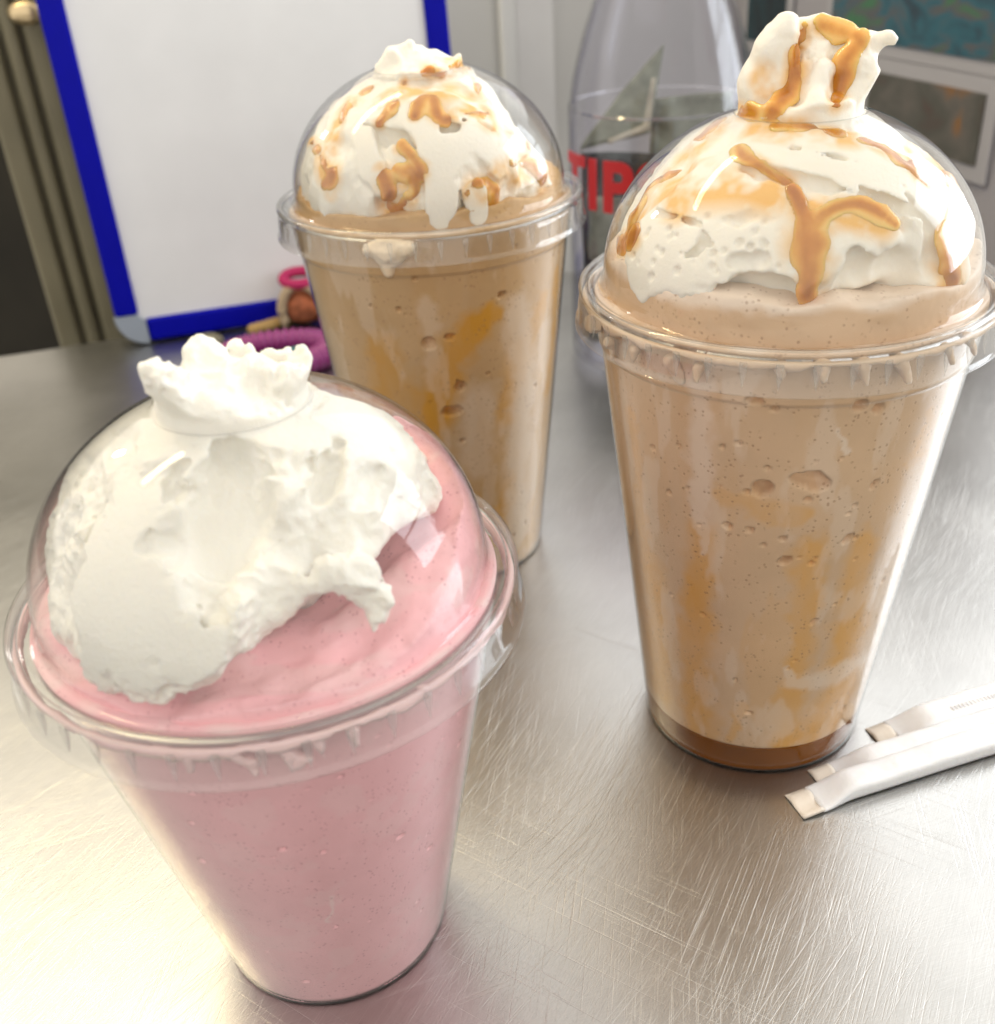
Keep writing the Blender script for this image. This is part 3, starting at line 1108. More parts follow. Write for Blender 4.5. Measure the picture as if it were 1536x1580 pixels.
bmesh.ops.create_uvsphere(bm, u_segments=20, v_segments=12, radius=0.0065)
for vv in bm.verts:
    vv.co.x *= 1.5
knob = bm_obj('door_knob', bm, MAT['brass'], None, True, uvw(uk, cv - 0.025, zk))
tag(knob, 'small worn brass knob on the olive casing', 'knob')
bm = bmesh.new()
bmesh.ops.create_cone(bm, segments=16, radius1=0.004, radius2=0.005, depth=0.024, cap_ends=True)
bmesh.ops.rotate(bm, verts=bm.verts, cent=(0, 0, 0), matrix=Matrix.Rotation(math.pi / 2, 3, 'X'))
bm_obj('stem', bm, MAT['brass'], knob, True, (0, 0.012, 0))

# photo prints on the side wall
su = 0.46


def print_mat(name, stops, scale, rot):
    m, nt, b, out = new_mat(name)
    mp = mapping(nt, scale, rot)
    n = N(nt, 'ShaderNodeTexNoise', i_Scale=1.0, i_Detail=3.0, i_Distortion=0.8)
    nt.links.new(mp.outputs[0], n.inputs['Vector'])
    r = ramp(nt, stops, n.outputs['Fac'])
    nt.links.new(r.outputs[0], b.inputs['Base Color'])
    b.inputs['Roughness'].default_value = 0.35
    return m


PM1 = print_mat('teal_photo_print', [(0.3, (0.03, 0.05, 0.07)), (0.45, (0.03, 0.12, 0.16)), (0.55, (0.10, 0.10, 0.11)), (0.7, (0.05, 0.17, 0.08))], (30, 30, 60), (0, 0, 0))
PM2 = print_mat('brown_photo_print', [(0.30, (0.10, 0.06, 0.05)), (0.45, (0.09, 0.09, 0.075)), (0.58, (0.14, 0.125, 0.11)), (0.68, (0.26, 0.12, 0.03))], (22, 22, 26), (0.5, 0.3, 0))
PM3 = print_mat('dark_teal_photo_print', [(0.35, (0.008, 0.012, 0.016)), (0.6, (0.01, 0.05, 0.065)), (0.75, (0.05, 0.09, 0.10))], (30, 30, 30), (0, 0, 0))
side_n = U_


def side_vz(px, py):
    p = on_plane(px, py, np.array(uvw(su, 0, 0)), side_n)
    return p @ V_, p[2]


def photo(name, tl, br, mat, label, border=0.006):
    v0, z1 = side_vz(*tl)
    v1, z0 = side_vz(*br)
    if v0 < v1:
        v0, v1 = v1, v0
    e = empty(name, uvw(su, (v0 + v1) / 2, z0))
    tag(e, label, 'photo print', 'photo prints on the side wall')
    e.rotation_euler = (0, 0, YAW)
    dv, dz = v0 - v1, z1 - z0
    bm = box_bm(0.002, dv + 2 * border, dz + 2 * border, 0.0004, 1, (-0.002, 0, dz / 2))
    bm_obj('mount', bm, MAT['mount'], e)
    bm = box_bm(0.001, dv, dz, 0, 1, (-0.0037, 0, dz / 2))
    bm_obj('picture', bm, mat, e)
    return e


photo('photo_print', (1300, -60), (1545, 95), PM1, 'blue-green photo print with white border mounted above the brown print', 0.009)
photo('photo_print', (1352, 108), (1512, 255), PM2, 'brown and grey photo print with an orange streak on the side wall', 0.010)
photo('photo_print', (1166, -60), (1215, 70), PM3, 'narrow dark teal photo print beside the clear bottle', 0.008)

# ------------------------------------------------------------------ whiteboard
wb = empty('whiteboard', (-0.2262, 0.5985, 0.0015))
tag(wb, 'small dry-erase whiteboard in a blue frame leaning upright on the counter', 'whiteboard')
wb.rotation_euler = (0, 0, 0)
lean = math.radians(5)
wb.matrix_world = Matrix.Translation((-0.2262, 0.5985, 0.0015)) @ Matrix.Rotation(YAW, 4, 'Z') @ Matrix.Rotation(-lean, 4, 'X')
BW, BH, FW = 0.218, 0.30, 0.0135


def wb_part(name, x0, x1, z0, z1, y0, y1, mat, bev):
    bm = box_bm(x1 - x0, y1 - y0, z1 - z0, bev, 3, ((x0 + x1) / 2, (y0 + y1) / 2, (z0 + z1) / 2))
    return bm_obj(name, bm, mat, wb)


wb_part('panel', FW * 0.6, BW - FW * 0.6, FW * 0.6, BH - FW * 0.6, 0.003, 0.008, MAT['board'], 0)
cw = 0.0165
wb_part('frame_rail', 0, FW, cw, BH - cw, 0, 0.011, MAT['blue'], 0.0025)
wb_part('frame_rail', BW - FW, BW, cw, BH - cw, 0, 0.011, MAT['blue'], 0.0025)
wb_part('frame_rail', cw, BW - cw, 0, FW, 0, 0.011, MAT['blue'], 0.0025)
wb_part('frame_rail', cw, BW - cw, BH - FW, BH, 0, 0.011, MAT['blue'], 0.0025)
for sx in (0, 1):
    for sz in (0, 1):
        # quarter-round corner cap
        bm = bmesh.new()
        R1, R2 = cw + 0.0005, cw - FW
        ring = []
        for y in (-0.0008, 0.0115):
            o_ = [bm.verts.new((cw - R1 * math.cos(t), y, cw - R1 * math.sin(t))) for t in np.linspace(0, math.pi / 2, 10)]
            i_ = [bm.verts.new((cw - R2 * math.cos(t), y, cw - R2 * math.sin(t))) for t in np.linspace(0, math.pi / 2, 10)]
            ring.append((o_, i_))
        (o0, i0), (o1, i1) = ring
        for k in range(9):
            bm.faces.new((o0[k], o0[k + 1], i0[k + 1], i0[k]))
            bm.faces.new((o1[k + 1], o1[k], i1[k], i1[k + 1]))
            bm.faces.new((o0[k + 1], o0[k], o1[k], o1[k + 1]))
            bm.faces.new((i0[k], i0[k + 1], i1[k + 1], i1[k]))
        bm.faces.new((o0[0], i0[0], i1[0], o1[0]))
        bm.faces.new((i0[-1], o0[-1], o1[-1], i1[-1]))
        for v in bm.verts:
            if sx:
                v.co.x = BW - v.co.x
            if sz:
                v.co.z = BH - v.co.z
        bmesh.ops.recalc_face_normals(bm, faces=bm.faces)
        bm_obj('corner_cap', bm, MAT['grey_cap'], wb)

# ------------------------------------------------------------------ tip bottle
BX, BY, BR = 0.0835, 0.545, 0.0455
bot = empty('tip_bottle', (BX, BY, 0))
tag(bot, 'clear violet-tinted tip bottle with red TIPS lettering and banknotes inside', 'bottle')
prof = [(0.001, 0.003), (0.030, 0.003), (0.038, 0.0006), (0.043, 0.002), (0.0452, 0.007), (BR, 0.014), (BR, 0.118), (0.0448, 0.128), (0.0432, 0.139),
        (0.0405, 0.150), (0.0365, 0.163), (0.031, 0.178), (0.025, 0.194), (0.0195, 0.208), (0.016, 0.220), (0.0155, 0.236), (0.0175, 0.238), (0.0175, 0.244), (0.0155, 0.246)]
inner = [(max(0.0005, r - 0.0016), z + (0.002 if z < 0.01 else 0)) for r, z in prof[::-1]]
V, Fc = lathe([tuple(p) for p in spline(prof, 4)] + inner, 96, closed=True)
MAT['bottle'] = clear_plastic('violet_tinted_bottle', tint=(0.95, 0.948, 0.975), edge=0.70, rough=0.06)
mesh_obj('glass', V, Fc, MAT['bottle'], bot)
MAT['red'] = simple('red_lettering', (0.50, 0.010, 0.014), 0.4)
tc = bpy.data.curves.new('tips', 'FONT')
tc.body = 'TIPS'
tc.size = 0.032
tc.extrude = 0.0003
tc.offset = 0.0011
tc.space_character = 1.13
tmp = bpy.data.objects.new('tips', tc)
COL.objects.link(tmp)
dg = bpy.context.evaluated_depsgraph_get()
me = bpy.data.meshes.new_from_object(tmp.evaluated_get(dg))
bpy.data.objects.remove(tmp)
bm = bmesh.new()
bm.from_mesh(me)
bmesh.ops.triangulate(bm, faces=bm.faces[:])
for _ in range(3):
    bmesh.ops.subdivide_edges(bm, edges=[e for e in bm.edges if e.calc_length() > 0.004], cuts=1)
    bmesh.ops.triangulate(bm, faces=bm.faces[:])
xs = [v.co.x for v in bm.verts]
xmid = min(xs)
az0 = math.atan2(-BY, -BX) - 1.32
for v in bm.verts:
    a = az0 + (v.co.x - xmid) / BR * 0.98
    r = BR + 0.0006 + v.co.z
    z = 0.0865 + v.co.y * 1.0
    v.co = Vector((r * math.cos(a), r * math.sin(a), z))
bm_obj('lettering', bm, MAT['red'], bot)


def banknote(pts_px, depth, col, label, curl=0.004):
    """folded note standing in the bottle: sheet through points given as (px, py, offset to camera)"""
    n = np.array([BX, BY, 0])
    n = n / np.linalg.norm(n)
    P = [on_plane(px, py, np.array([BX, BY, 0]) - n * off, n) for px, py, off in pts_px]
    # triangulated fan, subdivided and crumpled, with paper thickness
    bm = bmesh.new()
    vs_ = [bm.verts.new(p - np.array([BX, BY, 0])) for p in P]
    bm.faces.new(vs_)
    bmesh.ops.triangulate(bm, faces=bm.faces[:])
    for _ in range(4):
        bmesh.ops.subdivide_edges(bm, edges=[e for e in bm.edges if e.calc_length() > 0.005], cuts=1)
        bmesh.ops.triangulate(bm, faces=bm.faces[:])
    co = np.array([v.co[:] for v in bm.verts])
    dn = fbm(co * 1000, 16, 2, len(label)) * curl * 0.6
    for v, q in zip(bm.verts, dn):
        v.co += Vector(n * q)
        r = math.hypot(v.co.x, v.co.y)
        lim = 0.040 if v.co.z < 0.14 else 0.033
        if r > lim:
            v.co.x *= lim / r
            v.co.y *= lim / r
        v.co.z = max(v.co.z, 0.008)
    o = bm_obj('banknote', bm, col, None, True, (BX, BY, 0))
    md = o.modifiers.new('thickness', 'SOLIDIFY')
    md.thickness = 0.0003
    tag(o, label, 'banknote', 'banknotes in the tip bottle')
    return o


NG = simple('banknote_green', (0.22, 0.24, 0.18), 0.7, var=0.35, vscale=90)
NP = simple('banknote_pale_edge', (0.42, 0.40, 0.31), 0.7, var=0.25, vscale=70)
ND = simple('banknote_dark_print', (0.035, 0.045, 0.045), 0.7, var=0.6, vscale=60)
banknote([(1026, 66, 0.002), (1004, 205, 0.006), (890, 232, 0.004), (960, 140, 0.002)], 0, NG, 'green banknote folded to a tall point inside the bottle')
banknote([(1013, 120, 0.008), (1003, 200, 0.012), (940, 222, 0.014), (938, 215, 0.013), (993, 193, 0.011), (1006, 120, 0.007)], 0, NP, 'narrow pale folded banknote edge crossing the pointed green note')
banknote([(1010, 150, -0.006), (1130, 140, -0.006), (1140, 260, -0.004), (1000, 260, -0.004)], 0, NG, 'wide grey-green banknote behind the pointed note', 0.008)
banknote([(885, 235, 0.012), (1120, 235, 0.012), (1120, 520, 0.012), (885, 520, 0.012)], 0, ND, 'dark crumpled banknote filling the lower bottle behind the lettering', 0.012)
banknote([(890, 300, 0.022), (1000, 310, 0.022), (990, 420, 0.022), (900, 400, 0.022)], 0, NG, 'grey-green banknote pressed low against the bottle wall', 0.006)

# ------------------------------------------------------------------ small toys by the whiteboard
MAT['purple'] = simple('purple_rubber', (0.27, 0.03, 0.18), 0.4, coat=0.2)
MAT['pink_toy'] = simple('pink_felt', (0.46, 0.02, 0.11), 0.8)
MAT['cream_toy'] = simple('cream_plush', (0.50, 0.38, 0.24), 0.8, bump=0.4)
MAT['rust_toy'] = simple('rust_orange_plush', (0.40, 0.12, 0.05), 0.8, var=0.5, vscale=180, bump=0.4)
MAT['orange_toy'] = simple('orange_ball', (0.85, 0.16, 0.03), 0.4)
MAT['teal_toy'] = simple('teal_bead', (0.02, 0.18, 0.17), 0.4)
MAT['gold_toy'] = simple('gold_beads', (0.45, 0.28, 0.09), 0.5)
MAT['stone_toy'] = simple('olive_pebble', (0.19, 0.17, 0.11), 0.6, var=0.15)


def tube(pts, rad, seg=14, closed=True, rib=0.0, ribs=0):
    n = len(pts)
    V, Fc = [], []
    for i in range(n):
        p = np.array(pts[i])
        t = np.array(pts[(i + 1) % n]) - np.array(pts[i - 1])
        t /= np.linalg.norm(t)
        a = np.cross(t, [0, 0, 1.0])
        a /= np.linalg.norm(a)
        b = np.cross(a, t)
        r = (rad[i] if hasattr(rad, '__len__') else rad) * (1 + rib * math.sin(2 * math.pi * ribs * i / n))
        for k in range(seg):
            q = 2 * math.pi * k / seg
            V.append(p + r * (math.cos(q) * a + math.sin(q) * b))
    for i in range(n if closed else n - 1):
        for k in range(seg):
            i2 = (i + 1) % n
            Fc.append((i * seg + k, i * seg + (k + 1) % seg, i2 * seg + (k + 1) % seg, i2 * seg + k))
    if not closed:
        Fc.append(tuple(range(seg))[::-1])
        Fc.append(tuple((n - 1) * seg + k for k in range(seg)))
    return np.array(V), Fc


tc_ = on_table(430, 548, 0.006)
rp = []
for k in range(240):
    t = 2 * math.pi * k / 240
    x = 0.0285 * math.cos(t)
    y = 0.020 * math.sin(t)
    rp.append((x * math.cos(0.1) - y * math.sin(0.1), x * math.sin(0.1) + y * math.cos(0.1), 0.0065))
V, Fc = tube(rp, 0.0066, 14, True, 0.12, 40)
o = mesh_obj('ring_toy', V, Fc, MAT['purple'], None, loc=(tc_[0], tc_[1], 0.0002))
tag(o, 'purple ribbed rubber ring lying on the counter before the whiteboard', 'toy ring')


def blob(name, c, r, mat, label=None, cat=None, parent=None, seed=1, sq=(1, 1, 1), amp=0.06):
    bm = bmesh.new()
    bmesh.ops.create_icosphere(bm, subdivisions=4, radius=1)
    co = np.array([v.co[:] for v in bm.verts])
    nn = fbm(co, 0.9, 3, seed) * amp
    for v, q in zip(bm.verts, nn):
        v.co = Vector([v.co[i] * r * sq[i] * (1 + q) for i in range(3)])
    o = bm_obj(name, bm, mat, parent, True, c)
    if label:
        tag(o, label, cat)
    return o


p = on_table(474, 558, 0.005)
blob('bead', (p[0], p[1], 0.0062), 0.006, MAT['orange_toy'], 'bright orange bead inside the purple ring', 'bead', seed=3, amp=0.02)
p = on_table(455, 548, 0.004)
blob('bead', (p[0], p[1] + 0.002, 0.0042), 0.004, MAT['teal_toy'], 'dark teal bead beside the orange one in the purple ring', 'bead', seed=4, amp=0.02)
p = on_table(325, 540, 0.0)
blob('pebble', (p[0], p[1], 0.005), 0.0078, MAT['stone_toy'], 'rounded olive pebble on the counter below the blue frame', 'pebble', seed=5, sq=(1.1, 0.9, 0.65))
# little plush figure with a pink band on its head
fp = on_table(474, 500, 0.0)
fig = empty('plush_toy', (fp[0], fp[1], 0))
tag(fig, 'small rust and cream plush toy with a pink headband behind the purple ring', 'plush toy')
blob('body', (0, 0, 0.0115), 0.0100, MAT['rust_toy'], parent=fig, seed=11, sq=(1.15, 0.9, 1.05), amp=0.12)
arch = [(0.0125 * math.cos(t), -0.006, 0.010 + 0.0165 * math.sin(t)) for t in np.linspace(-0.5, math.pi + 0.5, 40)]
V, Fc = tube(arch, 0.0030, 10, False)
mesh_obj('hood', V, Fc, MAT['cream_toy'], fig)
band = [(0.0098 * math.cos(t), -0.001 + 0.006 * math.sin(t), 0.0292 + 0.0022 * math.sin(t * 1.0)) for t in np.linspace(0, 2 * math.pi, 60, endpoint=False)]
V, Fc = tube(band, 0.0030, 10, True)
mesh_obj('headband', V, Fc, MAT['pink_toy'], fig)
# gold bead string in front of the frame
gp = [on_table(392 + 9 * k, 517 - 2.6 * k, 0.0) for k in range(7)]
st = empty('bead_string', (gp[0][0], gp[0][1], 0))
tag(st, 'short string of gold beads lying between purple ring and blue frame', 'bead string')
for k, q in enumerate(gp):
    blob('bead', (q[0] - gp[0][0], q[1] - gp[0][1], 0.0036), 0.0034, MAT['gold_toy'], parent=st, seed=20 + k, amp=0.03)

# ------------------------------------------------------------------ wrapped straws
def straw(p0, p1, w, hgt, label, tip=True, seam=True, pinch=0.84, z0=0.0):
    p0, p1 = np.array(p0), np.array(p1)
    L = np.linalg.norm((p1 - p0)[:2])
    ang = math.atan2(p1[1] - p0[1], p1[0] - p0[0])
    e = empty('wrapped_straw', (p0[0], p0[1], z0), ang)
    tag(e, label, 'straw', 'paper-wrapped straws')
    n = 70
    sec = []
    for k in range(24):                  # rounded-square section
        t = 2 * math.pi * k / 24
        c, s = math.cos(t), math.sin(t)
        q = 5.0
        r = (abs(c) ** q + abs(s) ** q) ** (-1 / q)
        sec.append((r * c, r * s))
    V, Fc = [], []
    xs = np.concatenate([np.linspace(-0.002, 0.012, 14), np.linspace(0.015, L, n)])
    for i, x in enumerate(xs):
        k = np.clip((x + 0.002) / 0.011, 0, 1)
        k = k * k * (3 - 2 * k)
        hh = hgt / 2 * (1 - pinch + pinch * k)
        ww = w / 2 * (1.22 - 0.22 * k)
        wob = 0.00008 * math.sin(x * 110 + p0[0] * 900) + 0.00005 * math.sin(x * 490 + 2)
        for a, b in sec:
            V.append((x, a * ww * (1 + 0.012 * math.sin(x * 160 + a)), b * hh + hgt / 2 * (1 - pinch * 0.9 + pinch * 0.9 * k) + wob * (1 + b)))
    m = len(xs)
    V = np.array(V)
    V[:, 2] = np.maximum(V[:, 2], 0.0003)
    for i in range(m - 1):
        for k in range(24):
            Fc.append((i * 24 + k, i * 24 + (k + 1) % 24, (i + 1) * 24 + (k + 1) % 24, (i + 1) * 24 + k))
    Fc.append(tuple(range(24))[::-1])
    Fc.append(tuple((m - 1) * 24 + k for k in range(24)))
    mesh_obj('wrapper', V, Fc, MAT['paper'], e)
    if tip:                              # flat crimped end of the sleeve
        bm = box_bm(0.0065, w * 1.22, 0.0007, 0, 1, (-0.0050, 0, hgt * 0.16))
        bmesh.ops.subdivide_edges(bm, edges=bm.edges[:], cuts=5, use_grid_fill=True)
        for v in bm.verts:
            v.co.z += 0.0005 * math.sin(v.co.y * 900) - 0.10 * (v.co.x + 0.0018) * (v.co.x < -0.0018) * -1
            v.co.z = max(0.0003, v.co.z)
        bm_obj('crimped_end', bm, MAT['paper_tan'], e, True)
    if seam:                             # glued seam with a row of crimp ticks
        bm = bmesh.new()
        y0, y1 = -w * 0.28, -w * 0.10
        x = 0.016
        zz = hgt + 0.0004
        while x < L:
            for (a, b, c, d) in ((x, x + 0.0004, y0, y1),):
                vs_ = [bm.verts.new((a, c, zz)), bm.verts.new((b, c, zz)), bm.verts.new((b, d, zz)), bm.verts.new((a, d, zz)),
                       bm.verts.new((a, c, zz - 0.0009)), bm.verts.new((b, c, zz - 0.0009)), bm.verts.new((b, d, zz - 0.0009)), bm.verts.new((a, d, zz - 0.0009))]
                for f in ((0, 1, 2, 3), (0, 4, 5, 1), (1, 5, 6, 2), (2, 6, 7, 3), (3, 7, 4, 0)):
                    bm.faces.new([vs_[k] for k in f])
            x += 0.0013
        bm_obj('crimped_seam', bm, MAT['paper_tick'], e)
    return e


MAT['paper_tick'] = simple('grey_crimp_marks', (0.74, 0.745, 0.77), 0.6)
a0, a1 = on_table(1268, 1222, 0.003), on_table(1700, 1086, 0.003)
straw(a0, a1, 0.0080, 0.0056, 'wrapped straw lying in front, its square crimped end showing', seam=False)
a0, a1 = on_table(1300, 1182, 0.003), on_table(1720, 1058, 0.003)
straw(a0, a1, 0.0072, 0.0052, 'wrapped straw between the two others with its crushed end by the cup base', seam=False)
a0, a1 = on_table(1392, 1117, 0.004), on_table(1720, 1018, 0.004)
straw(a0, a1, 0.0092, 0.0058, 'wrapped straw lying against the cup base, crimp ticks along its seam', seam=True)

# ------------------------------------------------------------------ drinks
CA = Cup(-0.05041, 0.18035, 0.10184, 27.3, False)
CB = Cup(0.07005, 0.25119, 0.13383, 31.9, True)
CC = Cup(-0.02140, 0.35902, 0.13413, 31.9, True)

# ---- strawberry
ra_ = empty('strawberry_milkshake', (CA.x, CA.y, 0.00006))
tag(ra_, 'pink strawberry milkshake in a clear cup, whipped cream filling its dome lid', 'milkshake')
build_cup_shell(ra_, CA)
g = Grid((-46, -46, -4), (46, 46, 60), 0.42)
for (px, py, dp, r) in [(150, 930, 13, 15.5), (105, 880, 12, 11), (160, 1015, 11, 11.5), (215, 960, 11, 12), (120, 960, 11, 10),
                        (270, 740, 13, 14.5), (205, 720, 11, 12), (300, 800, 12, 11), (175, 800, 12, 12),
                        (455, 700, 14, 14), (420, 770, 12, 11), (545, 700, 13, 13.5), (620, 720, 9.5, 8.5), (590, 790, 8.5, 7), (500, 780, 10, 9),
                        (560, 640, 12, 12), (640, 690, 8, 6)]:
    g.ball(CA.deep(px, py, dp), r, 2.2)
g.dome_fill(4.0, [CA.plane((230, 1085), (590, 880), (712, 750), (200, 750)), ((0, 0, 0.5), np.array([0, 0, -1.0]))])
g.ball((-8, 6, 12), 29, 4)
g.ball((0, 0, 30), 15, 4)
for (px, py, dp, r) in [(395, 865, 7, 6.5), (360, 920, 6, 6.0), (320, 980, 5.5, 6), (275, 1030, 5, 5.5), (225, 1055, 5, 5.5), (240, 890, 6, 8)]:
    g.ball(CA.deep(px, py, dp), r, 1.2)
# petal
for (px, py, dp, r) in [(470, 885, 5, 5.0), (520, 880, 4.5, 6.5), (565, 895, 4.0, 5.5), (588, 925, 3.5, 3.2)]:
    q = CA.deep(px, py, dp)
    nn = q / np.linalg.norm(q)
    g.ball(q, r, 1.0, squash=(nn, 0.55))
# creases
for pts, rr in [([(352, 690, 2.5), (347, 760, 3), (340, 850, 3)], (4.0, 5.5, 4)), ([(345, 895, 1), (330, 940, 1)], (1.6, 1.2)), ([(430, 835, 1.5), (520, 815, 2), (600, 835, 1.5)], (2.2, 2.4, 2)),
                ([(225, 845, 0.3), (300, 850, 1.2), (400, 830, 1.5)], (1.6, 2.4, 2)), ([(440, 850, 2), (430, 920, 2)], (2, 2))]:
    g.rope([CA.deep(*p) for p in pts], rr, 4.5, sub=True)
for pts, rr in [([(432, 835, 0.8), (400, 880, 1.2), (350, 905, 1.4), (318, 965, 1.2), (255, 1005, 0.8)], (1.2, 1.8, 2.2, 1.8, 0.8)), ([(450, 842, 1), (520, 824, 1.4), (612, 838, 1)], (1.4, 2.2, 1.4)),
                ([(525, 680, 0.6), (500, 760, 1.2), (440, 815, 1.4)], (1.0, 1.9, 1.5)), ([(610, 690, 0.6), (565, 760, 1), (530, 800, 1)], (0.9, 1.5, 1.1)), ([(215, 850, 0.4), (280, 828, 1), (335, 850, 1.4)], (0.8, 1.7, 1.6)),
                ([(300, 690, 0.4), (262, 760, 0.8), (222, 835, 0.6)], (0.7, 1.3, 0.9)), ([(345, 895, 1), (343, 900, 4)], (1.6, 1.4)), ([(150, 770, 0.3), (120, 830, 0.5), (85, 880, 0.3)], (1.2, 2.2, 1.4))]:
    g.rope([CA.deep(*p) for p in pts], rr, 1.3, sub=True)
# tuft through the hole
for pts, rr in [([(300, 660, 0), (275, 615, 4), (250, 590, 7), (236, 568, 8)], (4.5, 2.8, 1.6, 0.5)), ([(330, 650, 0), (312, 590, -2), (300, 560, -3), (291, 538, -3)], (5.5, 3.2, 2.0, 0.7)),
                ([(292, 545, -3), (330, 552, -4)], (1.0, 1.2)), ([(350, 640, -4), (360, 580, -6), (366, 536, -6)], (4.5, 2.0, 0.8)), ([(366, 545, -6), (388, 546, -5)], (0.9, 0.8)),
                ([(390, 650, 0), (412, 590, -2), (428, 560, -3), (441, 543, -3)], (5.5, 3.6, 2.4, 0.9)), ([(415, 650, 0), (442, 610, 1), (458, 575, 1), (466, 552, 1)], (5, 3.4, 2.4, 0.9)),
                ([(300, 662, 8), (330, 645, 9), (370, 648, 9), (420, 642, 8)], (3.0, 3.0, 2.6, 2.8)), ([(265, 655, 3), (300, 660, 6), (350, 665, 8)], (2.6, 2.8, 2.6)),
                ([(245, 590, 7), (300, 606, 5), (350, 600, 4), (400, 596, 2)], (1.2, 1.5, 1.3, 1.2)), ([(350, 610, 6), (345, 640, 8)], (1.6, 2.2)), ([(290, 625, 2), (350, 615, 0), (430, 612, 0)], (5.0, 5.5, 5.0)), ([(300, 575, -3), (350, 585, -4), (430, 575, -3)], (2.6, 2.4, 2.6)),
                ([(240, 574, 8), (262, 604, 9), (290, 648, 9)], (0.9, 1.5, 2.0)), ([(400, 570, 2), (440, 590, 5), (455, 630, 6)], (2.4, 3.0, 3.0))]:
    g.rope([CA.axis_pt(*p) for p in pts], rr, 0.8)
finish_cream(g, 0.9, 101, wrinkle=1.35)
build_cream(ra_, CA, g, MAT['cream_pure'], None, 1)


def hA(X, Y):
    # mound rising to the right and back of the dome, with soft fold lines
    q = 0.85 * X + 0.52 * Y
    s = np.clip((q + 12) / 52, 0, 1)
    rr = np.sqrt(X * X + Y * Y)
    base = 1.2 + 21 * s ** 1.7
    P = np.stack([X.ravel(), Y.ravel(), np.zeros(X.size)], 1)
    w = fbm(P, 18, 3, 900).reshape(X.shape)
    fold = 1.3 * np.sin((0.30 * X - 0.95 * Y) * 0.33 + 2.2 * w)
    return base + fold + 0.8 * w - 1.0 * (rr > 40) * (rr - 40) * 0.2


def crA(V):
    w = fbm(V * np.array([0.5, 1.0, 1.5]), 9, 4, 555)
    return np.clip((w - 0.2) * 1.2, 0, 0.35)


build_shake(ra_, CA, MAT['pink'], -CA.hf + 0.45, mound(CA, hA, 0.55, 301, crA, 34, 0.35),
            dents=[(620, 1290, 0.8, 0.5, 0, .4)], syrup=[([(560, 1230), (560, 1400), (600, 1540)], (14, 12, 10), 0.25)],
            cream=[([(505, 1390), (520, 1425)], (0.5, 0.5), 0.5)], seed=11)
foam_ring(ra_, CA, MAT['pale_drip'], 73, 1.5)
for pts, ws in [([(360, 1168), (385, 1182), (395, 1196)], (0.9, 1.3, 0.4)), ([(430, 1158), (458, 1176), (480, 1172)], (0.9, 1.6, 0.7)), ([(450, 1172), (452, 1188)], (1.0, 0.4)), ([(492, 1150), (502, 1174)], (1.3, 0.4)),
                ([(545, 1130), (552, 1150)], (1.2, 0.7)), ([(650, 1055), (662, 1075)], (1.0, 0.6)), ([(292, 1172), (294, 1190)], (0.9, 0.5))]:
    drip(ra_, CA, MAT['pale_drip'], pts, ws)
build_lid(ra_, CA, 1)

# ---- caramel frappe, right
rb_ = empty('caramel_milkshake', (CB.x, CB.y, 0.00006))
tag(rb_, 'tall caramel coffee milkshake with cream and caramel rising out of its lid', 'milkshake', None)
build_cup_shell(rb_, CB)
g = Grid((-46, -46, -4), (50, 46, 78), 0.45)
for (px, py, dp, r) in [(1000, 400, 12, 14), (985, 350, 12, 11), (1060, 320, 12, 13), (1120, 310, 13, 13), (1190, 330, 12, 12), (1050, 440, 10, 9), (1100, 270, 13, 13), (1180, 250, 13, 13),
                        (1250, 260, 13, 13), (1320, 270, 13, 12), (1380, 310, 12, 11), (1430, 330, 12, 12), (1470, 380, 11, 11), (1400, 240, 12, 11), (1280, 210, 14, 13),
                        (1330, 370, 9, 9), (1370, 390, 7, 6), (1290, 400, 8, 7), (1210, 390, 10, 10), (1230, 440, 7, 6), (1475, 440, 9, 8), (1000, 450, 9, 8)]:
    g.ball(CB.deep(px, py, dp), r, 2.6)
g.dome_fill(3.2, [CB.plane((985, 492), (1150, 470), (1300, 445), (1200, 300)), ((0, 0, 3), np.array([0, 0, -1.0]))])
g.ball((0, 4, 14), 29, 4)
g.ball((0, 0, 32), 14, 4)
for pts, rr in [([(1165, 232, 3), (1250, 252, 2.6), (1340, 275, 2.6), (1420, 325, 3)], (4.0, 5.0, 4.8, 3.6)), ([(1240, 205, 3), (1330, 222, 2.8), (1400, 255, 2.8), (1455, 320, 3)], (3.6, 4.4, 4.2, 3.2)),
                ([(1268, 420, 3), (1280, 360, 2.4), (1325, 335, 2.2), (1375, 355, 2.4), (1392, 410, 3)], (3.2, 3.8, 4.0, 3.6, 2.6)), ([(990, 435, 3), (990, 395, 3), (1030, 340, 3), (1110, 300, 3), (1200, 310, 3)], (5, 6, 6.5, 6.5, 5)),
                ([(1100, 425, 3), (1115, 385, 2.4), (1165, 372, 2.2), (1215, 400, 2.6), (1222, 450, 3)], (3.4, 3.8, 4.2, 3.8, 3.0)), ([(1440, 300, 3), (1478, 350, 3), (1490, 420, 3)], (4, 4.5, 4))]:
    g.rope([CB.deep(*p) for p in pts], rr, 1.4)
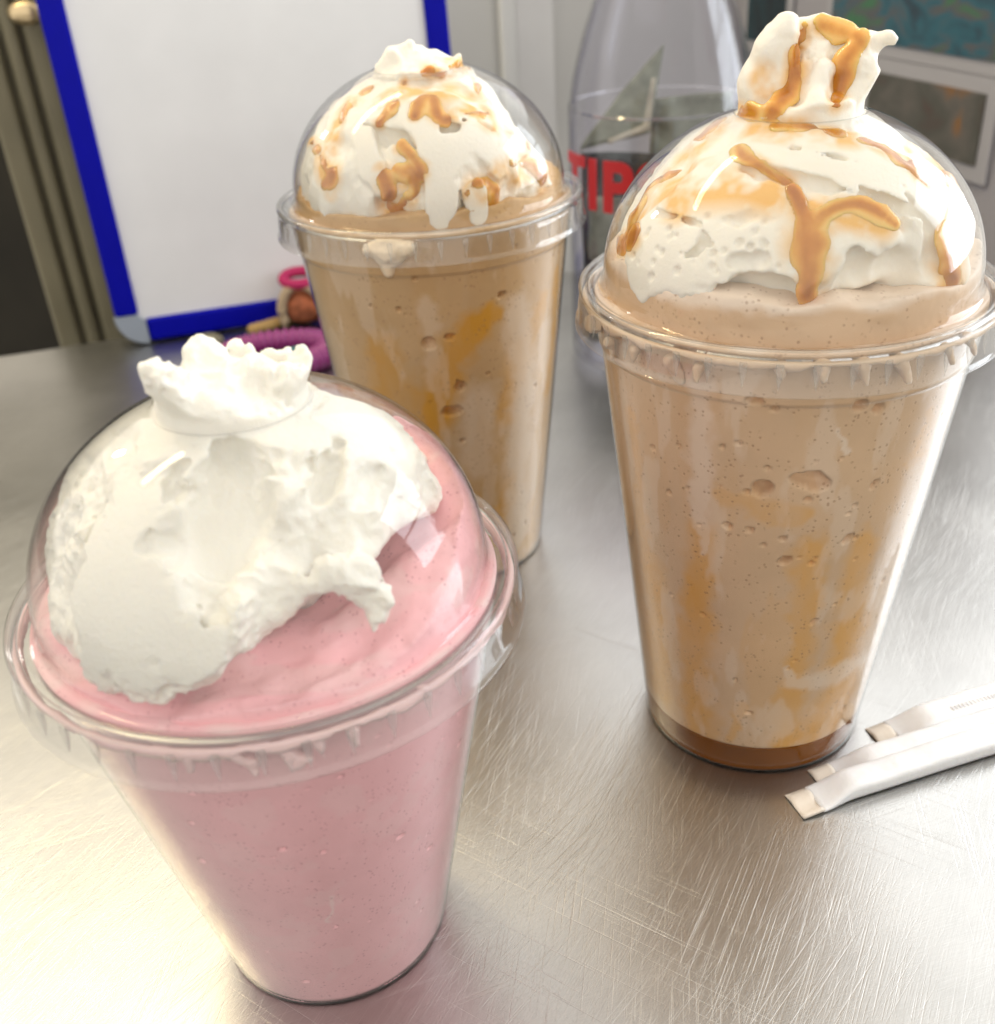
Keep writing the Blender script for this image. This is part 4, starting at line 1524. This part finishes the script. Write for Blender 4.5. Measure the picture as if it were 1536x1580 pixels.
# scoop-like lobes and hollows at the front
for (px, py, dp, r) in [(1120, 405, 4, 4.5), (1150, 395, 3.5, 4.5), (1180, 410, 4, 4), (1160, 425, 4.5, 4), (1130, 425, 5, 3.5)]:
    g.ball(CB.deep(px, py, dp), r, 1.0)
for pts, rr in [([(1060, 395, 1), (1090, 375, 1)], (2.0, 2.6)), ([(1130, 405, 0), (1175, 400, 0)], (2.0, 1.8)), ([(1325, 395, 2), (1330, 430, 3), (1330, 460, 3)], (3.0, 4, 4)), ([(1200, 460, 3), (1120, 465, 3)], (5, 5)),
                ([(1245, 300, 0.3), (1330, 290, 1), (1420, 330, 1)], (1.0, 1.8, 1.5)), ([(1400, 420, 2), (1410, 480, 2)], (5, 6))]:
    g.rope([CB.deep(*p) for p in pts], rr, 1.5, sub=True)
for pts, rr in [([(1185, 190, 0), (1180, 130, 3), (1195, 80, 4), (1212, 45, 4), (1217, 32, 4)], (6, 5, 3.4, 1.9, 0.9)), ([(1250, 190, 2), (1250, 130, 0), (1262, 80, -2), (1268, 42, -2)], (7, 5.5, 3.8, 1.6)),
                ([(1310, 190, 0), (1318, 140, 2), (1322, 100, 3), (1332, 60, 2)], (6, 5, 3.4, 1.6)), ([(1325, 110, 0), (1345, 70, 0), (1372, 58, 0), (1386, 66, 0), (1392, 84, 0)], (3.4, 2.2, 1.6, 1.3, 0.7)),
                ([(1335, 170, 2), (1345, 130, 3), (1338, 100, 2)], (3.0, 3.0, 2.4)), ([(1240, 50, -2), (1290, 52, -3), (1335, 62, 0)], (2.2, 2.4, 2)), ([(1205, 178, 8), (1260, 170, 10), (1300, 172, 9)], (3.2, 4.0, 3.4)),
                ([(1165, 180, 4), (1172, 150, 5)], (3.0, 2.0)), ([(1275, 110, 6), (1262, 150, 8)], (2.0, 2.4)), ([(1240, 190, -5), (1255, 120, -9), (1280, 72, -9)], (6, 5, 2.6)), ([(1195, 185, -4), (1205, 115, -7), (1225, 75, -6)], (5, 4, 2)), ([(1310, 180, -5), (1325, 120, -7)], (5, 3))]:
    g.rope([CB.axis_pt(*p) for p in pts], rr, 1.6)
for pts, rr in [([(1150, 258, 0.5), (1250, 280, 0.5), (1330, 302, 0.5), (1405, 350, 0.5)], (0.8, 1.5, 1.7, 1.0)), ([(1225, 228, 0.5), (1320, 250, 0.5), (1395, 287, 0.5)], (0.8, 1.4, 1.0)),
                ([(1010, 330, 0.4), (1080, 345, 0.4), (1090, 372, 0.8)], (0.7, 1.3, 1.8)), ([(1400, 300, 0.5), (1440, 350, 0.5), (1450, 420, 0.8)], (0.8, 1.6, 2.0))]:
    g.rope([CB.deep(*p) for p in pts], rr, 0.9, sub=True)
g.rope([CB.axis_pt(*p) for p in [(1235, 80, 8), (1228, 150, 11)]], (2.6, 2.2), 1.4, sub=True)
g.rope([CB.axis_pt(*p) for p in [(1300, 85, 8), (1292, 140, 10)]], (2.2, 2.0), 1.4, sub=True)
finish_cream(g, 0.30, 202, wrinkle=0.8)
for _ in range(70):                      # little air pockets against the dome
    g.ball(CB.dome_hit(rnd.uniform(945, 1215), rnd.uniform(330, 485)), rnd.uniform(0.45, 1.0), 0.3, sub=True)
carB = [dict(p=[(1140, 228, 0.5), (1150, 243, 1.0), (1185, 262, 0.6), (1220, 290, 0.9), (1240, 325, 1.4), (1252, 370, 2.5), (1250, 410, 1.9), (1246, 445, 1.4), (1250, 470, 1.6), (1236, 482, 0.9)], halo=2.2),
        dict(p=[(1254, 352, 1.6), (1275, 330, 0.9), (1310, 317, 0.8), (1345, 322, 1.0), (1390, 354, 0.4)], halo=2.2),
        dict(p=[(1062, 258, 0.7), (1030, 272, 1.1), (1000, 292, 0.9), (985, 325, 0.7), (975, 345, 0.8)], halo=2.5),
        dict(p=[(980, 365, 2.2), (955, 380, 2.4), (950, 372, 1.6)], halo=1.5),
        dict(p=[(1110, 190, 1.4), (1080, 215, 1.2)], halo=1.6),
        dict(p=[(1478, 345, 0.8), (1462, 370, 1.2), (1470, 410, 2.0), (1465, 450, 2.2), (1458, 495, 1.6)], halo=1.8),
        dict(p=[(1400, 205, 1.6), (1425, 222, 1.8), (1440, 240, 1.4)], halo=2.2), dict(p=[(1440, 265, 1.5), (1470, 285, 1.3)], halo=2.0), dict(p=[(1405, 250, 1.2), (1425, 262, 1.2)], halo=2),
        dict(p=[(1195, 195, 1.0), (1245, 196, 1.2), (1295, 206, 1.2)], halo=2.0),
        dict(p=[(1240, 48, 1.0), (1228, 80, 1.3), (1226, 120, 1.6), (1212, 150, 1.5), (1188, 180, 1.2)], halo=1.8),
        dict(p=[(1268, 40, 1.1), (1300, 50, 0.9), (1328, 62, 1.0), (1312, 85, 1.2), (1300, 120, 1.4), (1290, 160, 1.2)], halo=1.8),
        dict(p=[(1165, 175, 1.2), (1140, 172, 1.4)], halo=1.5),
        dict(p=[(1090, 290, 4.5), (1150, 285, 5), (1190, 300, 4)], solid=False, halo=1.2), dict(p=[(1030, 300, 4), (1050, 320, 3)], solid=False, halo=1.2), dict(p=[(1175, 115, 3), (1185, 140, 3)], solid=False, halo=0.9),
        dict(p=[(1400, 200, 4), (1440, 240, 4.5), (1475, 300, 4)], solid=False, halo=1.3), dict(p=[(1170, 200, 3), (1240, 205, 3.5), (1310, 212, 3)], solid=False, halo=1.2), dict(p=[(1480, 345, 4), (1470, 420, 4), (1465, 480, 3)], solid=False, halo=1.2),
        dict(p=[(1255, 320, 3), (1250, 400, 4), (1242, 470, 3)], solid=False, halo=1.1), dict(p=[(1070, 265, 3.5), (1010, 290, 3.5), (975, 360, 3.5)], solid=False, halo=1.2), dict(p=[(1300, 330, 3), (1360, 345, 3)], solid=False, halo=1.2),
        dict(p=[(1390, 195, 0.8), (1420, 212, 1.2), (1400, 232, 0.6)], halo=2.5), dict(p=[(1330, 215, 0.6), (1380, 240, 0.9), (1430, 285, 0.7)], halo=2.5), dict(p=[(1100, 205, 3), (1060, 240, 3)], solid=False, halo=1.2)]
build_cream(rb_, CB, g, MAT['cream_caramel'], carB, 21)


def hB(X, Y):
    P = np.stack([X.ravel(), Y.ravel(), np.zeros(X.size)], 1)
    return 8.3 + 2.2 * fbm(P, 16, 3, 444).reshape(X.shape)


def crB(V):
    w = fbm(V, 10, 3, 666)
    return np.clip((V[:, 2] - 6.0 + 1.6 * w) * 0.5, 0, 0.85)


dB = [(1178, 755, 2.6, 1.9, 0.6, 1.6), (1250, 742, 4.6, 2.2, -0.35, 1.5), (1247, 772, 0.8, 0.7, 0, .6), (1165, 620, 1.7, 1.1, 0, 1.0), (1197, 632, 0.8, 0.7, 0, .6), (1328, 625, 1.6, 1.4, 0, 1.0), (1356, 632, 1.3, 1.2, 0, .8),
      (1140, 685, .7, .6, 0, .5), (1115, 690, .6, .5, 0, .5), (1153, 760, .7, .6, 0, .5), (1123, 812, 1.2, .8, 0, .8), (1157, 818, .9, .8, 0, .6), (1208, 832, .8, .8, 0, .6), (1212, 865, 1.5, 1.0, .4, 1.0), (1178, 842, .6, .5, 0, .5),
      (1310, 830, 1.8, .8, .7, .7), (1350, 748, 1.2, .8, .7, .6), (1257, 960, 1.0, .7, .8, .6), (1155, 1100, 1.0, .6, 0, .6), (1135, 1050, .5, .5, 0, .4), (1047, 688, .5, .5, 0, .4), (1033, 760, .7, .6, 0, .5), (1320, 780, .6, .5, 0, .4), (1252, 870, .7, .6, 0, .5)]
sB = [([(1110, 760), (1180, 790), (1240, 795)], (2.2, 2.8, 2.0), 0.55), ([(1085, 830), (1080, 900), (1072, 980), (1070, 1060), (1080, 1140)], (4, 3.6, 4.5, 5, 5), 0.75),
      ([(1255, 850), (1245, 900), (1240, 1000), (1220, 1080), (1215, 1140)], (4.5, 3.0, 3.4, 4, 4.5), 0.8), ([(1330, 840), (1315, 950), (1300, 1060), (1270, 1120)], (4, 5, 6, 6), 0.75), ([(1010, 880), (1012, 980), (1020, 1060)], (4, 5, 6), 0.7),
      ([(1140, 1090), (1130, 1140)], (1.6, 2), 0.6), ([(975, 640), (985, 760), (1000, 880)], (2, 2.5, 3), 0.5), ([(1440, 640), (1420, 700)], (2, 3), 0.6)]
cB = [([(1085, 570), (1082, 650), (1080, 760), (1085, 850)], (3.0, 3.0, 2.6, 1.2), 0.5), ([(1210, 1035), (1225, 1055), (1280, 1045), (1330, 1020)], (1.2, 2.8, 3.8, 3.0), 0.5), ([(1300, 660), (1312, 692)], (.6, .6), .6)]
build_shake(rb_, CB, MAT['coffee'], -CB.hf + 10.0, mound(CB, hB, 0.6, 302, crB, 16, 0.3), dB, sB, cB, seed=23, rand_streaks=8)
# settled caramel at the bottom
zb = -CB.hf
pf = [(0.1, zb + 9.9), (float(CB.outer(zb + 10)) - 1.6, zb + 9.9)] + [(float(CB.outer(z)) - 0.42, z) for z in np.linspace(zb + 9.9, zb + 0.45, 14)] + [(float(CB.outer(zb + 1)) - 2.0, zb + 0.42), (0.1, zb + 0.42)]
V, Fc = lathe(pf, 120)
mesh_obj('caramel_layer', V * MM, Fc, MAT['syrup_layer'], rb_, loc=(0, 0, CB.hf * MM))
foam_ring(rb_, CB, MAT['drip'], 71, 0.9)
for pts, ws in [([(905, 500), (910, 530), (925, 550)], (2.2, 2.6, 1.8)), ([(935, 530), (945, 555)], (1.5, 0.4)), ([(975, 540), (978, 562)], (1.2, .3)), ([(1030, 560), (1045, 585)], (1.8, 1.4)), ([(1075, 570), (1076, 590)], (1.3, .3)),
                ([(1205, 570), (1207, 584)], (1.7, 0.8)), ([(1270, 570), (1272, 586)], (1.8, 0.8)), ([(1335, 565), (1338, 594)], (1.6, 0.4)), ([(1395, 560), (1402, 588)], (1.8, 0.8)), ([(1465, 535), (1470, 562)], (1.3, .3)), ([(1500, 520), (1505, 547)], (1.3, .3))]:
    drip(rb_, CB, MAT['drip'], pts, ws)
build_lid(rb_, CB, 2)

# ---- caramel frappe, back
rc_ = empty('caramel_milkshake', (CC.x, CC.y, 0.00006))
tag(rc_, 'caramel coffee milkshake before the whiteboard, tan foam dripping under its lid', 'milkshake', None)
build_cup_shell(rc_, CC)
g = Grid((-46, -46, -4), (46, 46, 56), 0.5)
for (px, py, dp, r) in [(500, 300, 12, 13), (490, 240, 12, 11), (540, 200, 12, 12), (540, 270, 11, 10), (590, 150, 13, 12), (640, 180, 13, 13), (690, 160, 13, 12), (620, 250, 11, 10), (680, 250, 12, 13),
                        (740, 230, 12, 12), (790, 260, 11, 11), (820, 230, 10, 8), (840, 280, 10, 10), (760, 300, 10, 9), (700, 310, 9, 8), (560, 320, 9, 8), (480, 320, 9, 8)]:
    g.ball(CC.deep(px, py, dp), r, 2.2)
g.dome_fill(3.4, [CC.plane((470, 330), (600, 335), (800, 320), (600, 200)), CC.plane((755, 140), (800, 190), (840, 240), (600, 250))])
g.ball((0, 4, 12), 28, 4)
g.ball((0, 0, 30), 14, 4)
for pts, rr in [([(560, 200, 2), (640, 215, 2), (720, 190, 2), (760, 195, 2)], (2.4, 2.8, 2.4, 2)), ([(650, 290, 0.5), (655, 340, 1)], (2.4, 3)), ([(575, 270, 1), (590, 320, 2)], (2, 3)), ([(720, 300, 1), (735, 340, 1)], (2, 3)),
                ([(800, 160, 0), (850, 230, 0)], (7, 5))]:
    g.rope([CC.deep(*p) for p in pts], rr, 1.4, sub=True)
# petals hanging at the front
for pts, rr in [([(650, 190, 1.5), (678, 260, 1.2), (685, 320, 1.2), (680, 345, 1.2)], (4, 4.6, 4.4, 3.2)), ([(560, 210, 1.5), (575, 260, 1.5), (585, 290, 1.5)], (3.4, 4, 2)), ([(735, 210, 1.5), (770, 260, 1.5)], (4, 3.6)), ([(735, 300, 1.2), (738, 335, 1)], (4, 3))]:
    g.rope([CC.deep(*p) for p in pts], rr, 1.0)
for pts, rr in [([(610, 110, 0), (615, 90, 2), (632, 70, 2)], (5, 4, 1.8)), ([(640, 110, 0), (645, 85, 0)], (5, 3)), ([(680, 110, -2), (672, 90, -2)], (5, 2.5)), ([(710, 112, -3), (715, 96, -3)], (4, 2.5)), ([(600, 105, 3), (650, 108, 5), (700, 108, 3)], (3, 3.5, 3))]:
    g.rope([CC.axis_pt(*p) for p in pts], rr, 1.5)
finish_cream(g, 0.30, 303, wrinkle=0.9)
carC = [dict(p=[(478, 215, 1.08), (492, 232, 1.08), (500, 250, 1.0), (512, 270, 2.16), (500, 285, 0.9)], halo=1.8), dict(p=[(535, 165, 0.8), (530, 190, 0.8)], halo=2.0), dict(p=[(560, 145, 0.75), (575, 135, 0.75)], halo=1.5),
        dict(p=[(622, 225, 1.44), (640, 245, 0.7), (650, 268, 1.64), (630, 262, 1.19)], halo=2.0), dict(p=[(588, 265, 1.49), (598, 290, 1.62), (606, 322, 2.4), (640, 305, 0.7), (636, 272, 1.44), (612, 262, 0.81)], halo=1.6),
        dict(p=[(718, 300, 0.81), (728, 285, 0.88), (750, 283, 1.23), (766, 300, 1.36), (760, 318, 1.23)], halo=1.8), dict(p=[(585, 190, 1.0), (610, 160, 0.9), (625, 125, 0.8)], halo=1.8), dict(p=[(640, 180, 0.9), (652, 150, 1.92)], halo=2.0),
        dict(p=[(655, 108, 1.64), (680, 115, 1.0), (710, 100, 0.9), (725, 105, 0.7)], halo=2.2), dict(p=[(668, 150, 1.35), (680, 185, 1.1), (720, 175, 1.0), (755, 175, 0.8)], halo=2.6), dict(p=[(735, 125, 0.8), (740, 150, 0.7)], halo=2.0),
        dict(p=[(812, 200, 1.68), (815, 230, 0.7)], halo=1.8), dict(p=[(790, 255, 0.8), (820, 255, 0.8), (842, 280, 1.92)], halo=2.2)]
carC += [dict(p=[(540, 160, 4), (520, 200, 4), (500, 250, 4), (510, 290, 3)], solid=False, halo=1.1), dict(p=[(600, 150, 4), (660, 140, 5), (720, 150, 5), (750, 190, 4)], solid=False, halo=1.1),
         dict(p=[(600, 280, 4), (640, 270, 4)], solid=False, halo=1.1), dict(p=[(740, 290, 4), (820, 260, 4.5), (845, 290, 4)], solid=False, halo=1.1), dict(p=[(690, 95, 3), (720, 100, 3)], solid=False, halo=1.1)]
build_cream(rc_, CC, g, MAT['cream_caramel'], carC, 41)


def hC(X, Y):
    P = np.stack([X.ravel(), Y.ravel(), np.zeros(X.size)], 1)
    return 4.0 + 2.0 * fbm(P, 22, 3, 447).reshape(X.shape)


sC = [([(490, 480), (510, 560), (530, 640)], (5, 6, 6), 0.8), ([(590, 540), (600, 590), (640, 620)], (5, 7, 6), 0.6), ([(760, 480), (730, 510), (690, 560), (680, 620), (665, 660)], (3, 5, 6, 6, 5), 0.85), ([(840, 460), (800, 560), (780, 640)], (3, 5, 4), 0.6),
      ([(790, 740), (775, 790), (770, 830)], (3, 4, 4), 0.7), ([(860, 420), (855, 520), (845, 600)], (2.5, 3, 2.5), 0.6)]
cC = [([(660, 470), (665, 560), (670, 600)], (2.5, 2.5, 2), 0.35), ([(800, 480), (810, 600), (800, 720), (800, 830)], (5, 6, 6, 5), 0.5), ([(740, 620), (740, 720)], (6, 6), 0.4)]
dC = [(710, 597, 1.8, 1.8, 0, 1.2), (698, 635, 3.6, 1.8, .2, 1.5), (662, 530, 2.2, 1.8, 0, 1.0), (615, 478, .9, .8, 0, .6), (695, 520, 1.6, 1, 0, .8), (775, 455, 1.4, 1.0, .5, .8), (714, 680, .9, .7, 0, .6), (640, 430, .8, .6, 0, .5)]
build_shake(rc_, CC, MAT['coffee_b'], -CC.hf + 0.45, mound(CC, hC, 0.6, 305, crB, 12, 0.3), dC, sC, cC, seed=37, rand_streaks=6)
drip(rc_, CC, MAT['drip_light'], [(566, 388), (595, 391), (626, 386)], (2.2, 5.5, 2.4), name='foam_drip')
drip(rc_, CC, MAT['drip_light'], [(595, 395), (597, 408), (598, 418), (599, 424)], (4.6, 3.0, 2.2, 1.6), name='foam_drip')
build_lid(rc_, CC, 3)
